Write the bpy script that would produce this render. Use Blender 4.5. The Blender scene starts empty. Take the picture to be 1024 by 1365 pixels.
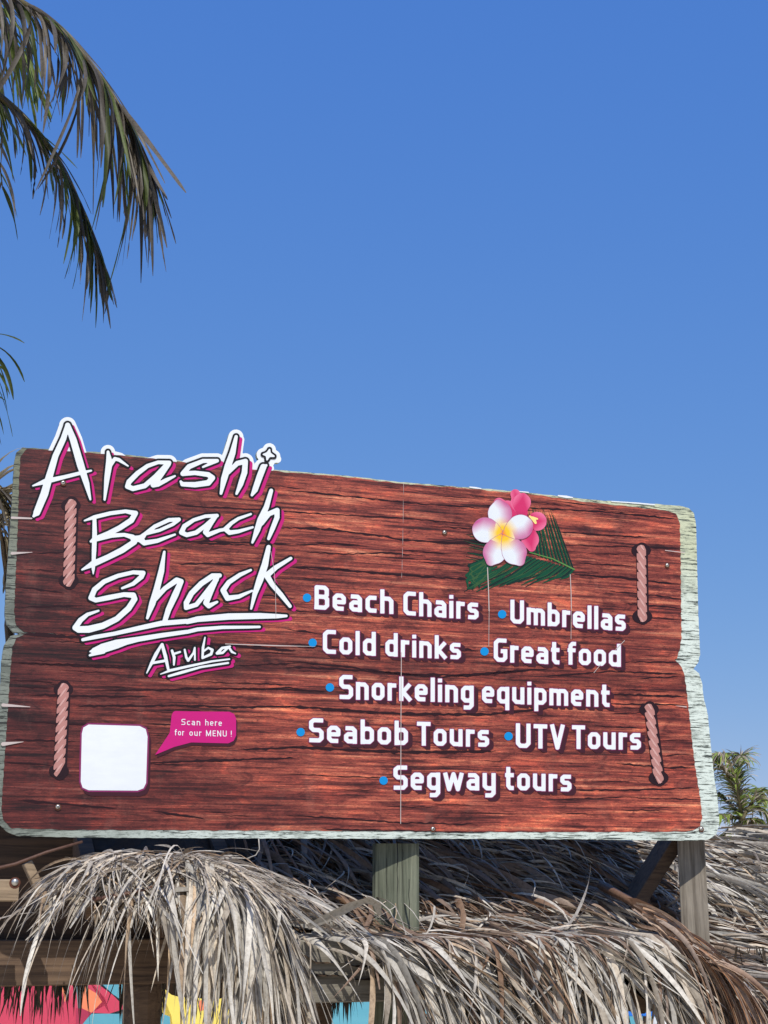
import bpy, bmesh, math, random
import numpy as np
from mathutils import Vector, Matrix

# ------------------------------------------------------------------ camera, sky, sun, exposure
S = bpy.context.scene
COL = S.collection
R = math.radians
FPX = 2000.0
PITCH = math.atan((1188 - 682.5) / FPX)
CZ = 2.7
cam_d = bpy.data.cameras.new('camera')
cam = bpy.data.objects.new('camera', cam_d); COL.objects.link(cam)
cam.location = (0, 0, CZ)
cam.rotation_euler = (R(90) + PITCH, 0, 0)
cam_d.sensor_fit = 'VERTICAL'; cam_d.sensor_height = 36.0
cam_d.lens = FPX / 1365.0 * 36.0
cam_d.clip_start = 0.05; cam_d.clip_end = 9000
S.camera = cam

SUN_EL, SUN_AZ = 52.0, 168.0       # azimuth of the sun, degrees clockwise from +Y
world = bpy.data.worlds.new('World'); S.world = world; world.use_nodes = True
wn = world.node_tree.nodes; wl = world.node_tree.links; wn.clear()
sky = wn.new('ShaderNodeTexSky'); sky.sky_type = 'NISHITA'; sky.sun_disc = False
sky.sun_elevation = R(SUN_EL); sky.sun_rotation = R(SUN_AZ)
sky.altitude = 0; sky.air_density = 0.7; sky.dust_density = 0.0; sky.ozone_density = 10.0
bg = wn.new('ShaderNodeBackground'); bg.inputs['Strength'].default_value = 0.15
wo = wn.new('ShaderNodeOutputWorld')
# a clear tropical sky: the same smooth grade for the whole dome
sep = wn.new('ShaderNodeSeparateColor'); cmb = wn.new('ShaderNodeCombineColor'); wl.new(sky.outputs[0], sep.inputs[0])
for _i, (_a, _p) in enumerate(((1.0, .80), (1.46, .49), (3.65, .145))):
    q1 = wn.new('ShaderNodeMath'); q1.operation = 'POWER'; q1.inputs[1].default_value = _p; wl.new(sep.outputs[_i], q1.inputs[0])
    q2 = wn.new('ShaderNodeMath'); q2.operation = 'MULTIPLY'; q2.inputs[1].default_value = _a; wl.new(q1.outputs[0], q2.inputs[0]); wl.new(q2.outputs[0], cmb.inputs[_i])
wl.new(cmb.outputs[0], bg.inputs[0]); wl.new(bg.outputs[0], wo.inputs[0])

sd = bpy.data.lights.new('sun', 'SUN'); sd.energy = 4.3; sd.angle = R(0.53); sd.color = (1.0, 0.965, 0.90)
sun = bpy.data.objects.new('sun', sd); COL.objects.link(sun)
_az, _el = R(SUN_AZ), R(SUN_EL)
to_sun = Vector((math.sin(_az) * math.cos(_el), math.cos(_az) * math.cos(_el), math.sin(_el)))
sun.rotation_euler = to_sun.to_track_quat('Z', 'Y').to_euler(); sun.location = (0, -5, 12)
S.view_settings.view_transform = 'Standard'; S.view_settings.look = 'None'
S.view_settings.exposure = 0.0; S.view_settings.gamma = 1.0; S.view_settings.use_curve_mapping = False

# ------------------------------------------------------------------ frames
RGT = Vector((1, 0, 0)); FWD = Vector((0, math.cos(PITCH), math.sin(PITCH))); UPC = Vector((0, -math.sin(PITCH), math.cos(PITCH)))
CAMP = Vector((0, 0, CZ))
AZ_S = R(71.4)
UD = Vector((math.sin(AZ_S), math.cos(AZ_S), 0))       # along the sign, to the right and away
VD = Vector((-math.cos(AZ_S), math.sin(AZ_S), 0))      # away from the viewer
def ray(px, py): return FWD + RGT * ((px - 512) / FPX) - UPC * ((py - 682.5) / FPX)
def at(px, py, y):                                      # point seen at a pixel, at depth y
    d = ray(px, py); return CAMP + d * (y / d.y)
O = at(512, 1110, 5.3); O.z = 0
def SL(px, py, v=0.0):                                  # pixel -> (u, z) on the vertical plane v behind the sign face
    px = np.asarray(px, float); py = np.asarray(py, float)
    a = (px - 512) / FPX; b = -(py - 682.5) / FPX
    dx = a; dy = FWD.y + b * UPC.y; dz = FWD.z + b * UPC.z
    P0 = O + VD * v
    t = (VD.x * P0.x + VD.y * P0.y) / (VD.x * dx + VD.y * dy)
    wx, wy, wz = dx * t, dy * t, CZ + dz * t
    return (wx - O.x) * UD.x + (wy - O.y) * UD.y, wz
def P(px, py, v=0.0):
    u, z = SL(px, py, v); return Vector((float(u), v, float(z)))
ROT = math.atan2(UD.y, UD.x)
M2W = Matrix.Translation(O) @ Matrix.Rotation(ROT, 4, 'Z')   # frame (u, v, z) -> world
def W(p): return M2W @ Vector(p)
W2M = M2W.inverted()

# ------------------------------------------------------------------ object helpers
def tag(o, label=None, cat=None, group=None, kind=None):
    if label: o['label'] = label
    if cat: o['category'] = cat
    if group: o['group'] = group
    if kind: o['kind'] = kind
    return o
def empty(name, loc, rz=0.0, label=None, cat=None, group=None, kind=None):
    o = bpy.data.objects.new(name, None); COL.objects.link(o)
    o.location = loc; o.rotation_euler = (0, 0, rz); o.empty_display_size = 0.1
    return tag(o, label, cat, group, kind)
FO = {}
def frame_root(name, p, **k):                            # an Empty standing in the sign's frame
    o = empty(name, W(p), ROT, **k); FO[o.name] = Vector(p); return o
def mesh_obj(name, verts, faces, mat, parent=None, cols=None, smooth=False, off=None, mats=None, mi=None):
    if off is not None: verts = [(v[0] - off[0], v[1] - off[1], v[2] - off[2]) for v in verts]
    me = bpy.data.meshes.new(name); me.from_pydata([tuple(v) for v in verts], [], faces)
    for m in (mats or [mat]): me.materials.append(m)
    if mi: me.polygons.foreach_set('material_index', mi)
    if cols is not None:
        a = me.color_attributes.new('Col', 'FLOAT_COLOR', 'POINT')
        a.data.foreach_set('color', np.array([(c[0], c[1], c[2], 1) for c in cols], np.float32).ravel())
    if smooth: me.polygons.foreach_set('use_smooth', [True] * len(me.polygons))
    me.update()
    o = bpy.data.objects.new(name, me); COL.objects.link(o)
    if parent: o.parent = parent
    return o
def fobj(name, verts, faces, mat, root, parent=None, **k):   # verts in frame coords, under a frame root
    return mesh_obj(name, verts, faces, mat, parent or root, off=FO[root.name], **k)

def box_vf(p0, p1, w, h, updir=Vector((0, 0, 1)), bev=0.0, seg=1):
    """beam from p0 to p1, width w (sideways), height h (updir), chamfered"""
    p0 = Vector(p0); p1 = Vector(p1); d = (p1 - p0).normalized()
    s = d.cross(updir).normalized(); u = s.cross(d).normalized()
    b = bev; hw, hh = w / 2, h / 2
    prof = [(-hw + b, -hh), (hw - b, -hh), (hw, -hh + b), (hw, hh - b), (hw - b, hh), (-hw + b, hh), (-hw, hh - b), (-hw, -hh + b)] if b > 0 else [(-hw, -hh), (hw, -hh), (hw, hh), (-hw, hh)]
    n = len(prof); vs = []; fs = []
    for k in range(seg + 1):
        c = p0.lerp(p1, k / seg)
        vs += [c + s * a + u * q for a, q in prof]
    for k in range(seg):
        for i in range(n): fs.append((k * n + i, k * n + (i + 1) % n, (k + 1) * n + (i + 1) % n, (k + 1) * n + i))
    fs.append(tuple(range(n))[::-1]); fs.append(tuple(seg * n + i for i in range(n)))
    return vs, fs
def tube_vf(pts, rad, n=8, cap=True):
    vs = []; fs = []; pts = [Vector(p) for p in pts]
    rad = rad if isinstance(rad, (list, tuple)) else [rad] * len(pts)
    ref = Vector((0.13, 0.21, 1)).normalized()
    for k, p in enumerate(pts):
        t = (pts[min(k + 1, len(pts) - 1)] - pts[max(k - 1, 0)]).normalized()
        a = t.cross(ref)
        if a.length < 0.05: a = t.cross(Vector((1, 0, 0)))
        a.normalize(); b = t.cross(a)
        for i in range(n):
            an = 2 * math.pi * i / n
            vs.append(p + a * (math.cos(an) * rad[k]) + b * (math.sin(an) * rad[k]))
    for k in range(len(pts) - 1):
        for i in range(n): fs.append((k * n + i, k * n + (i + 1) % n, (k + 1) * n + (i + 1) % n, (k + 1) * n + i))
    if cap: fs.append(tuple(range(n))[::-1]); fs.append(tuple((len(pts) - 1) * n + i for i in range(n)))
    return vs, fs
def join(*parts):
    vs = []; fs = []
    for v, f in parts:
        o = len(vs); vs += list(v); fs += [tuple(i + o for i in q) for q in f]
    return vs, fs

# ------------------------------------------------------------------ materials
def lin(r, g, b, k=1.0):
    f = lambda c: (c / 255 / 12.92 if c / 255 <= 0.04045 else ((c / 255 + 0.055) / 1.055) ** 2.4) * k
    return (f(r), f(g), f(b), 1)
class NT:
    def __init__(s, name):
        s.m = bpy.data.materials.new(name); s.m.use_nodes = True; s.t = s.m.node_tree; s.t.nodes.clear()
        s.out = s.t.nodes.new('ShaderNodeOutputMaterial'); s.b = s.t.nodes.new('ShaderNodeBsdfPrincipled')
        s.t.links.new(s.b.outputs[0], s.out.inputs[0])
    def n(s, ty, **k):
        x = s.t.nodes.new(ty)
        for a, v in k.items(): setattr(x, a, v)
        return x
    def l(s, a, b): s.t.links.new(a, b)
    def coord(s, sc, kind='Object', rot=(0, 0, 0)):
        tc = s.n('ShaderNodeTexCoord'); mp = s.n('ShaderNodeMapping')
        mp.inputs['Scale'].default_value = sc; mp.inputs['Rotation'].default_value = rot
        s.l(tc.outputs[kind], mp.inputs[0]); return mp.outputs[0]
    def noise(s, vec, scale=5, detail=6, rough=0.6, dist=0.0):
        x = s.n('ShaderNodeTexNoise'); x.inputs['Scale'].default_value = scale; x.inputs['Detail'].default_value = detail
        x.inputs['Roughness'].default_value = rough; x.inputs['Distortion'].default_value = dist
        s.l(vec, x.inputs['Vector']); return x.outputs['Fac']
    def ramp(s, fac, stops, interp='LINEAR'):
        x = s.n('ShaderNodeValToRGB'); x.color_ramp.interpolation = interp; e = x.color_ramp.elements
        while len(e) < len(stops): e.new(0.5)
        for i, (p, c) in enumerate(stops): e[i].position = p; e[i].color = c if len(c) == 4 else (*c, 1)
        s.l(fac, x.inputs[0]); return x.outputs[0]
    def mix(s, fac, a, b, mode='MIX'):
        x = s.n('ShaderNodeMix', data_type='RGBA', blend_type=mode)
        for sock, v in ((x.inputs[0], fac), (x.inputs[6], a), (x.inputs[7], b)):
            if hasattr(v, 'is_output'): s.l(v, sock)
            else: sock.default_value = v
        return x.outputs[2]
    def math(s, op, a, b=0.0, clamp=False):
        x = s.n('ShaderNodeMath', operation=op); x.use_clamp = clamp
        for sock, v in ((x.inputs[0], a), (x.inputs[1], b)):
            if hasattr(v, 'is_output'): s.l(v, sock)
            else: sock.default_value = v
        return x.outputs[0]
    def base(s, c):
        if hasattr(c, 'is_output'): s.l(c, s.b.inputs['Base Color'])
        else: s.b.inputs['Base Color'].default_value = c
    def rough(s, v):
        if hasattr(v, 'is_output'): s.l(v, s.b.inputs['Roughness'])
        else: s.b.inputs['Roughness'].default_value = v
    def bump(s, h, strength=0.4, dist=0.01):
        x = s.n('ShaderNodeBump'); x.inputs['Strength'].default_value = strength; x.inputs['Distance'].default_value = dist
        s.l(h, x.inputs['Height']); s.l(x.outputs[0], s.b.inputs['Normal'])
BK = (0, 0, 0, 1); WT = (1, 1, 1, 1)

def vinyl(name, c, rough=0.42, wear=0.04):
    m = NT(name)
    n1 = m.noise(m.coord((1, 1, 1)), 9, 5, 0.7)
    n2 = m.noise(m.coord((2, 2, 9)), 4, 4, 0.6)
    f = m.ramp(m.math('MULTIPLY', n1, n2), [(0.12, (1 - wear * 1.6,) * 3), (0.34, WT[:3])])
    m.base(m.mix(1.0, c, f, 'MULTIPLY')); m.rough(rough); m.b.inputs['Specular IOR Level'].default_value = 0.25; return m.m

def sign_wood():
    m = NT('printed_red_wood')
    g1 = m.noise(m.coord((1.0, 1, 30)), 2.2, 9, 0.7, 0.35)       # long grain bands
    g2 = m.noise(m.coord((3, 1, 170)), 2.0, 7, 0.75, 0.15)         # fine grain
    g3 = m.noise(m.coord((1.1, 1, 2.6)), 1.7, 4, 0.6)            # big blotches
    g4 = m.noise(m.coord((16, 1, 60)), 3.0, 8, 0.85, 1.6)         # fibrous speckle
    c = m.ramp(g1, [(0.33, lin(70, 28, 32)), (0.41, lin(122, 54, 50)), (0.49, lin(172, 84, 68)), (0.57, lin(200, 112, 84)), (0.66, lin(226, 156, 122))])
    fine = m.ramp(g2, [(0.38, (0.42, 0.36, 0.38)), (0.47, (0.92, 0.90, 0.92)), (0.58, (1.2, 1.18, 1.16))])
    c = m.mix(0.9, c, fine, 'MULTIPLY')
    sp = m.ramp(g4, [(0.38, (0.22, 0.17, 0.2)), (0.455, (0.85, 0.82, 0.85)), (0.54, (1.0, 1.0, 1.0)), (0.62, (1.6, 1.45, 1.35))])
    c = m.mix(0.8, c, sp, 'MULTIPLY')
    g5 = m.noise(m.coord((3.2, 1, 9)), 2.4, 5, 0.7, 1.0)
    c = m.mix(0.7, c, m.ramp(g5, [(0.37, (0.36, 0.25, 0.38)), (0.455, (0.9, 0.87, 0.9)), (0.55, (1, 1, 1)), (0.63, (1.45, 1.18, 0.92))]), 'MULTIPLY')
    bl = m.ramp(g3, [(0.36, (0.50, 0.40, 0.52)), (0.50, (0.92, 0.90, 0.92)), (0.66, (1.12, 1.10, 1.02))])
    c = m.mix(0.85, c, bl, 'MULTIPLY')
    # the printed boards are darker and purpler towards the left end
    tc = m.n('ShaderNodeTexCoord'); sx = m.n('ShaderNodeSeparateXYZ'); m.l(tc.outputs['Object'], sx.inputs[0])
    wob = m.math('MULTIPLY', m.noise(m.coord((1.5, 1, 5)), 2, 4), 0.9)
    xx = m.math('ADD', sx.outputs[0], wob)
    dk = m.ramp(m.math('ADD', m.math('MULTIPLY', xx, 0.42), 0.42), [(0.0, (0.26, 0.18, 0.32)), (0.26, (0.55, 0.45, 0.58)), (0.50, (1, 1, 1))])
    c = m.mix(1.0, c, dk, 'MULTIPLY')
    # seam darkening bands where the two boards meet and at printed edges
    zz = m.math('ADD', sx.outputs[2], m.math('MULTIPLY', m.noise(m.coord((2, 1, 2)), 3, 3), 0.08))
    band = m.ramp(zz, [(0.0, WT[:3]), (0.56, (1, 1, 1)), (0.625, (0.42, 0.34, 0.44)), (0.68, (0.80, 0.76, 0.80)), (0.74, (1, 1, 1))])
    c = m.mix(0.8, c, band, 'MULTIPLY')
    vo = m.n('ShaderNodeTexVoronoi'); vo.inputs['Scale'].default_value = 1.0; m.l(m.coord((2.3, 1, 7.5)), vo.inputs['Vector'])
    c = m.mix(0.8, c, m.ramp(vo.outputs['Distance'], [(0.0, (0.30, 0.22, 0.28)), (0.07, (0.45, 0.36, 0.42)), (0.12, (1.1, 0.95, 0.85)), (0.2, (1, 1, 1))]), 'MULTIPLY')
    st = m.noise(m.coord((5, 1, 2.2)), 2.0, 8, 0.75)
    c = m.mix(m.ramp(st, [(0.55, BK), (0.70, (0.12,) * 3)]), c, lin(190, 160, 150))
    hs = m.n('ShaderNodeHueSaturation'); hs.inputs['Saturation'].default_value = 0.90; hs.inputs['Value'].default_value = 0.98; m.l(c, hs.inputs['Color'])
    gm = m.n('ShaderNodeGamma'); gm.inputs[1].default_value = 1.28; m.l(hs.outputs[0], gm.inputs[0]); c = m.mix(1.0, gm.outputs[0], (1.0, 0.98, 0.86, 1), 'MULTIPLY')
    m.base(c); m.rough(0.5); m.b.inputs['Specular IOR Level'].default_value = 0.35
    m.bump(g2, 0.08, 0.002)
    return m.m

def edge_wood():
    m = NT('pale_weathered_edge_print')
    g = m.noise(m.coord((4, 1, 55)), 2.2, 8, 0.72, 0.5)
    h = m.noise(m.coord((9, 1, 50)), 3.2, 6, 0.75)
    sxe = m.n('ShaderNodeSeparateXYZ'); tce = m.n('ShaderNodeTexCoord'); m.l(tce.outputs['Object'], sxe.inputs[0]); y = m.math('ADD', m.math('MULTIPLY', sxe.outputs[2], 0.5), m.math('MULTIPLY', m.noise(m.coord((1, 1, 3)), 1.6, 3), 0.2))
    a = m.mix(m.ramp(y, [(0.50, BK), (0.66, WT)]), lin(206, 215, 204), lin(192, 196, 164))
    c = m.mix(m.ramp(g, [(0.43, WT), (0.47, BK)]), a, lin(46, 52, 46))
    c = m.mix(m.ramp(h, [(0.36, WT), (0.455, BK)]), c, lin(84, 96, 84))
    w1 = m.noise(m.coord((4, 1, 7)), 2.0, 8, 0.75); c = m.mix(m.ramp(w1, [(0.50, BK), (0.60, (0.5,) * 3)]), c, lin(104, 112, 100))
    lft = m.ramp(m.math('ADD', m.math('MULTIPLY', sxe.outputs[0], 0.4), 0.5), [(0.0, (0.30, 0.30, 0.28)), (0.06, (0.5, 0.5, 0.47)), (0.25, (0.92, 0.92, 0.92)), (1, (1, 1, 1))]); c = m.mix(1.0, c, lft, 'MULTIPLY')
    m.base(c); m.rough(0.55); return m.m

def lumber(name, c0, c1, dark, sc=(1, 60, 60), rough=0.85, knots=True):
    m = NT(name)
    g = m.noise(m.coord(sc), 1.6, 8, 0.65, 0.8)
    f = m.noise(m.coord(tuple(x * 3 for x in sc)), 2.5, 5, 0.7)
    b = m.noise(m.coord((3, 3, 3)), 1.5, 4)
    c = m.ramp(g, [(0.30, dark), (0.44, c0), (0.62, c1)])
    c = m.mix(0.6, c, m.ramp(f, [(0.32, (0.55, 0.55, 0.55)), (0.5, (1, 1, 1)), (0.7, (1.15, 1.15, 1.15))]), 'MULTIPLY')
    c = m.mix(0.6, c, m.ramp(b, [(0.35, (0.66, 0.64, 0.6)), (0.6, (1.08, 1.08, 1.08))]), 'MULTIPLY')
    m.base(c); m.rough(rough); m.bump(g, 0.5, 0.004); return m.m

def leafmat(name, transl=0.25, rough=0.6, streak=True):
    m = NT(name)
    a = m.n('ShaderNodeVertexColor'); a.layer_name = 'Col'
    n = m.noise(m.coord((30, 30, 30)), 2.4, 5, 0.7)
    c = m.mix(0.85, a.outputs[0], m.ramp(n, [(0.32, (0.55, 0.52, 0.50)), (0.5, (0.95, 0.95, 0.95)), (0.68, (1.15, 1.15, 1.15))]), 'MULTIPLY')
    m.base(c); m.rough(rough); m.b.inputs['Specular IOR Level'].default_value = 0.3
    tr = m.n('ShaderNodeBsdfTranslucent'); m.l(c, tr.inputs[0])
    mx = m.n('ShaderNodeMixShader'); mx.inputs[0].default_value = transl
    m.l(m.b.outputs[0], mx.inputs[1]); m.l(tr.outputs[0], mx.inputs[2]); m.l(mx.outputs[0], m.out.inputs[0])
    return m.m
def attr_print(name, rough=0.42):
    m = NT(name); a = m.n('ShaderNodeVertexColor'); a.layer_name = 'Col'; m.l(a.outputs[0], m.b.inputs['Base Color']); m.rough(rough); return m.m
def plain(name, c, rough=0.6, metal=0.0, var=0.15, sc=12):
    m = NT(name); n = m.noise(m.coord((1, 1, 1)), sc, 5)
    m.base(m.mix(1.0, c, m.ramp(n, [(0.3, (1 - var,) * 3), (0.7, (1 + var * 0.4,) * 3)]), 'MULTIPLY')); m.rough(rough)
    m.b.inputs['Metallic'].default_value = metal; return m.m

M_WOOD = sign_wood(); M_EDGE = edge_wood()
M_WHITE = vinyl('white_vinyl', (0.73, 0.755, 0.77, 1)); M_BLACK = vinyl('black_vinyl', lin(20, 17, 20)); M_MAG = vinyl('magenta_vinyl', lin(186, 28, 112))
M_MAG2 = vinyl('pink_magenta_vinyl', lin(190, 26, 114)); M_SHAD = vinyl('maroon_vinyl', lin(62, 26, 36)); M_PURP = vinyl('purple_vinyl', lin(130, 45, 92))
M_BLUE = vinyl('blue_vinyl', lin(10, 134, 200)); M_CRACK = vinyl('dark_crack_print', lin(40, 16, 20)); M_SCR = vinyl('pale_scratch', (0.50, 0.42, 0.39, 1))
M_ROPE = vinyl('rope_print', lin(176, 124, 116)); M_ROPEL = vinyl('rope_light_print', lin(198, 154, 146)); M_HOLE = vinyl('dark_rope_hole_print', lin(38, 18, 24))
M_ATTR = attr_print('flower_print'); M_LEAF = leafmat('dry_thatch_leaf', 0.14, 0.55); M_PALM = leafmat('palm_leaf', 0.35, 0.5)
M_SCREW = plain('zinc_screw', (0.55, 0.53, 0.48, 1), 0.35, 0.8); M_RUST = plain('rust_spot', lin(90, 50, 32), 0.9)

# ------------------------------------------------------------------ signed distance fields -> flat printed shapes
def sd_taper(X, Y, a, b):
    ax, ay, ra = a; bx, by, rb = b
    dx, dy = bx - ax, by - ay; L2 = dx * dx + dy * dy + 1e-9
    t = np.clip(((X - ax) * dx + (Y - ay) * dy) / L2, 0, 1)
    return np.hypot(X - ax - t * dx, Y - ay - t * dy) - (ra + t * (rb - ra))
def sd_strokes(strokes):
    def f(X, Y):
        d = np.full(X.shape, 1e3)
        for st in strokes:
            for a, b in zip(st[:-1], st[1:]): d = np.minimum(d, sd_taper(X, Y, a, b))
        return d
    return f
def sd_boxes(lines, w):                                   # flat-ended pen strokes, round joints
    def f(X, Y):
        d = np.full(X.shape, 1e3)
        for pl in lines:
            closed = pl[0] == pl[-1]
            for (ax, ay), (bx, by) in zip(pl[:-1], pl[1:]):
                L = math.hypot(bx - ax, by - ay)
                if L < 1e-6: continue
                ex, ey = (bx - ax) / L, (by - ay) / L
                s = (X - ax) * ex + (Y - ay) * ey; q = np.abs(-(X - ax) * ey + (Y - ay) * ex) - w
                c = np.maximum(-s, s - L)
                d = np.minimum(d, np.hypot(np.maximum(c, 0), np.maximum(q, 0)) + np.minimum(np.maximum(c, q), 0))
            for (jx, jy) in (pl if closed else pl[1:-1]): d = np.minimum(d, np.hypot(X - jx, Y - jy) - w)
        return d
    return f
def sd_poly(poly):
    def f(X, Y):
        d = np.full(X.shape, 1e9); ins = np.zeros(X.shape, bool); n = len(poly)
        for i in range(n):
            ax, ay = poly[i]; bx, by = poly[(i + 1) % n]
            dx, dy = bx - ax, by - ay; L2 = dx * dx + dy * dy + 1e-12
            t = np.clip(((X - ax) * dx + (Y - ay) * dy) / L2, 0, 1)
            d = np.minimum(d, (X - ax - t * dx) ** 2 + (Y - ay - t * dy) ** 2)
            if ay != by:
                c = ((ay > Y) != (by > Y)) & (X < (bx - ax) * (Y - ay) / (by - ay) + ax)
                ins ^= c
        d = np.sqrt(d); return np.where(ins, -d, d)
    return f
def march(f, bb, step, level=0.0, merge=True):
    x0, y0, x1, y1 = bb; nx = int((x1 - x0) / step) + 1; ny = int((y1 - y0) / step) + 1
    xs = x0 + np.arange(nx + 1) * step; ys = y0 + np.arange(ny + 1) * step
    X, Y = np.meshgrid(xs, ys); D = f(X, Y) - level
    D = np.where(np.abs(D) < 1e-5, 1e-5, D); ins = D < 0
    cnt = ins[:-1, :-1].astype(int) + ins[1:, :-1] + ins[:-1, 1:] + ins[1:, 1:]
    V = []; idx = {}; F = []; B = []
    def vid(key, x, y):
        k = idx.get(key)
        if k is None: k = idx[key] = len(V); V.append((x, y))
        return k
    for j in range(ny):
        row = cnt[j]; i = 0; nzc = np.nonzero(row)[0]
        if len(nzc) == 0: continue
        i = nzc[0]; end = nzc[-1] + 1
        while i < end:
            c = row[i]
            if c == 0: i += 1; continue
            if c == 4:
                k = i
                if merge:
                    while k + 1 < end and row[k + 1] == 4: k += 1
                F.append((vid((i, j), xs[i], ys[j]), vid((i, j + 1), xs[i], ys[j + 1]), vid((k + 1, j + 1), xs[k + 1], ys[j + 1]), vid((k + 1, j), xs[k + 1], ys[j])))
                i = k + 1; continue
            cs = ((i, j), (i, j + 1), (i + 1, j + 1), (i + 1, j)); poly = []; cr = []
            for q in range(4):
                (ai, aj), (bi, bj) = cs[q], cs[(q + 1) % 4]; da, db = D[aj, ai], D[bj, bi]
                if da < 0: poly.append(vid((ai, aj), xs[ai], ys[aj]))
                if (da < 0) != (db < 0):
                    t = da / (da - db); key = ('e',) + tuple(sorted(((ai, aj), (bi, bj))))
                    v = vid(key, xs[ai] + t * (xs[bi] - xs[ai]), ys[aj] + t * (ys[bj] - ys[aj]))
                    poly.append(v); cr.append((v, da < 0))
            if len(set(poly)) >= 3: F.append(tuple(poly))
            if len(cr) == 2:
                B.append((cr[0][0], cr[1][0]) if cr[0][1] else (cr[1][0], cr[0][0]))
            i += 1
    return V, F, B
def sheet(name, f, bb, lift, mat, root, parent=None, level=0.0, step=0.8, depth=0.0, color=None, merge=True, label=None, jitter=None):
    """printed or cut sheet on the sign plane, `lift` metres proud of it"""
    V, F, B = march(f, bb, step, level, merge and color is None)
    if not V: return None
    A = np.array(V); u, z = SL(A[:, 0], A[:, 1])
    vs = [(a, -lift, b) for a, b in zip(u, z)]
    fs = list(F); cols = [color(x, y) for x, y in V] if color else None
    if depth > 0:
        n = len(vs); vs += [(a, -lift + depth, b) for a, b in zip(u, z)]
        fs += [tuple(i + n for i in q)[::-1] for q in F]; fs += [(a, b, b + n, a + n) for a, b in B]
    o = fobj(name, vs, fs, mat, root, parent, cols=cols)
    if label: o['label'] = label
    return o
def shift(f, dx, dy): return lambda X, Y: f(X - dx, Y - dy)

# ------------------------------------------------------------------ the sign
sgn = frame_root('sign_board', (0, 0, float(SL(512, 1117)[1])),
    label='large beach bar sign of red wood boards with white lettering, standing above the thatch', cat='sign')
upper = [(30, 596.5), (60, 598), (100, 600.5), (150, 604), (200, 609.5), (300, 621), (372, 626.5), (450, 633), (535, 642.5), (590, 647), (640, 651), (700, 656), (750, 662), (800, 667), (850, 670), (880, 672), (905, 674),
    (918, 677), (925, 684), (928, 700), (929.5, 760), (931, 820), (933.5, 872), (931, 883), (924, 892), (500, 892), (29, 845), (18, 842), (9, 832), (6, 820), (8, 780), (12, 730), (16, 674), (19, 616), (22, 603)]
lower = [(29, 844), (14, 848), (5, 860), (2, 880), (-1, 940), (-4, 1020), (-6, 1080), (-3, 1096), (8, 1108), (23, 1114.5), (120, 1116.5), (400, 1117.5), (700, 1118), (920, 1120.5), (945, 1119), (955, 1112), (959, 1096), (956, 1060),
    (953, 1043), (948.5, 999), (943.7, 952), (938, 930), (936, 910), (932, 898), (924, 891), (700, 870), (400, 850)]
face_up = [(36, 599), (60, 600), (100, 602.5), (150, 606), (200, 611.5), (300, 623), (372, 628.5), (450, 635), (535, 644.5), (590, 649), (640, 653), (700, 658), (750, 665), (800, 671), (850, 677), (885, 680), (901, 684), (906, 696),
    (907, 740), (907.5, 800), (908, 850), (906, 866), (902, 879), (700, 871), (500, 864), (300, 858.5), (150, 851), (32, 842.5), (21, 834), (19, 815), (21, 760), (23.5, 696), (25, 640), (27, 608)]
face_lo = [(34, 845), (22, 850), (17, 862), (14, 900), (10, 960), (6, 1016), (3, 1060), (2, 1080), (5, 1094), (16, 1103.5), (90, 1106), (400, 1107.5), (700, 1109.5), (905, 1109), (924, 1107), (933, 1101), (936, 1090), (934, 1069),
    (926.5, 1021), (918.5, 952), (914, 915), (911, 896), (905, 884), (893, 872), (800, 866), (700, 864), (500, 861), (300, 855.5), (150, 848)]
DX, DY = 5.2, 3.6
def cr(z, ox, oy, pts): return [(ox + x / z, oy + y / z, r / z) for x, y, r in pts]
ZA = lambda p: cr(5.689, 30, 550, p)
ZB = lambda p: cr(5.689, 200, 560, p)
ZC = lambda p: cr(6.4, 100, 640, p)
ZD = lambda p: cr(6.4, 230, 640, p)
ZE = lambda p: cr(6.4, 90, 730, p)
ZF = lambda p: cr(6.024, 230, 720, p)
ZG = lambda p: cr(6.827, 180, 840, p)
arashi = [ZA([(342, 98, 16), (310, 200, 20), (250, 330, 21), (205, 480, 25), (165, 620, 28), (108, 760, 24), (84, 788, 8)]), ZA([(342, 98, 18), (385, 210, 24), (440, 400, 26), (485, 540, 20), (514, 660, 6)]),
    ZA([(78, 557, 4), (170, 525, 18), (320, 490, 13), (440, 460, 12), (520, 442, 6)]),
    ZA([(648, 300, 9), (658, 380, 24), (640, 500, 19), (622, 662, 7)]), ZA([(665, 400, 15), (700, 352, 12), (730, 360, 12), (800, 407, 4)]),
    ZB([(145, 325, 14), (60, 322, 12), (-20, 350, 14), (-95, 405, 17), (-160, 470, 18), (-172, 505, 17), (-130, 522, 17), (-40, 500, 17), (40, 430, 16), (130, 335, 15)]), ZB([(140, 335, 16), (95, 395, 20), (45, 465, 21), (25, 492, 20), (60, 490, 15), (120, 458, 14), (188, 426, 6)]),
    ZB([(400, 358, 6), (450, 335, 10), (508, 310, 12), (400, 312, 14), (295, 355, 18), (248, 408, 17), (340, 402, 15), (440, 415, 17), (472, 440, 19), (440, 478, 20), (340, 492, 19), (245, 488, 15), (232, 468, 8)]),
    ZB([(652, 128, 11), (625, 250, 21), (590, 350, 24), (560, 450, 22), (537, 558, 9)]), ZB([(590, 400, 14), (660, 330, 17), (722, 315, 18), (715, 400, 20), (685, 490, 18), (655, 560, 8)]),
    ZB([(858, 358, 22), (830, 430, 22), (795, 530, 20), (772, 570, 9)]), ZB([(858, 358, 22), (880, 345, 8)]),
    ZB([(858, 262, 4), (896, 262, 20), (938, 276, 5)]), ZB([(905, 225, 4), (896, 262, 20), (886, 302, 5)])]
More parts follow.
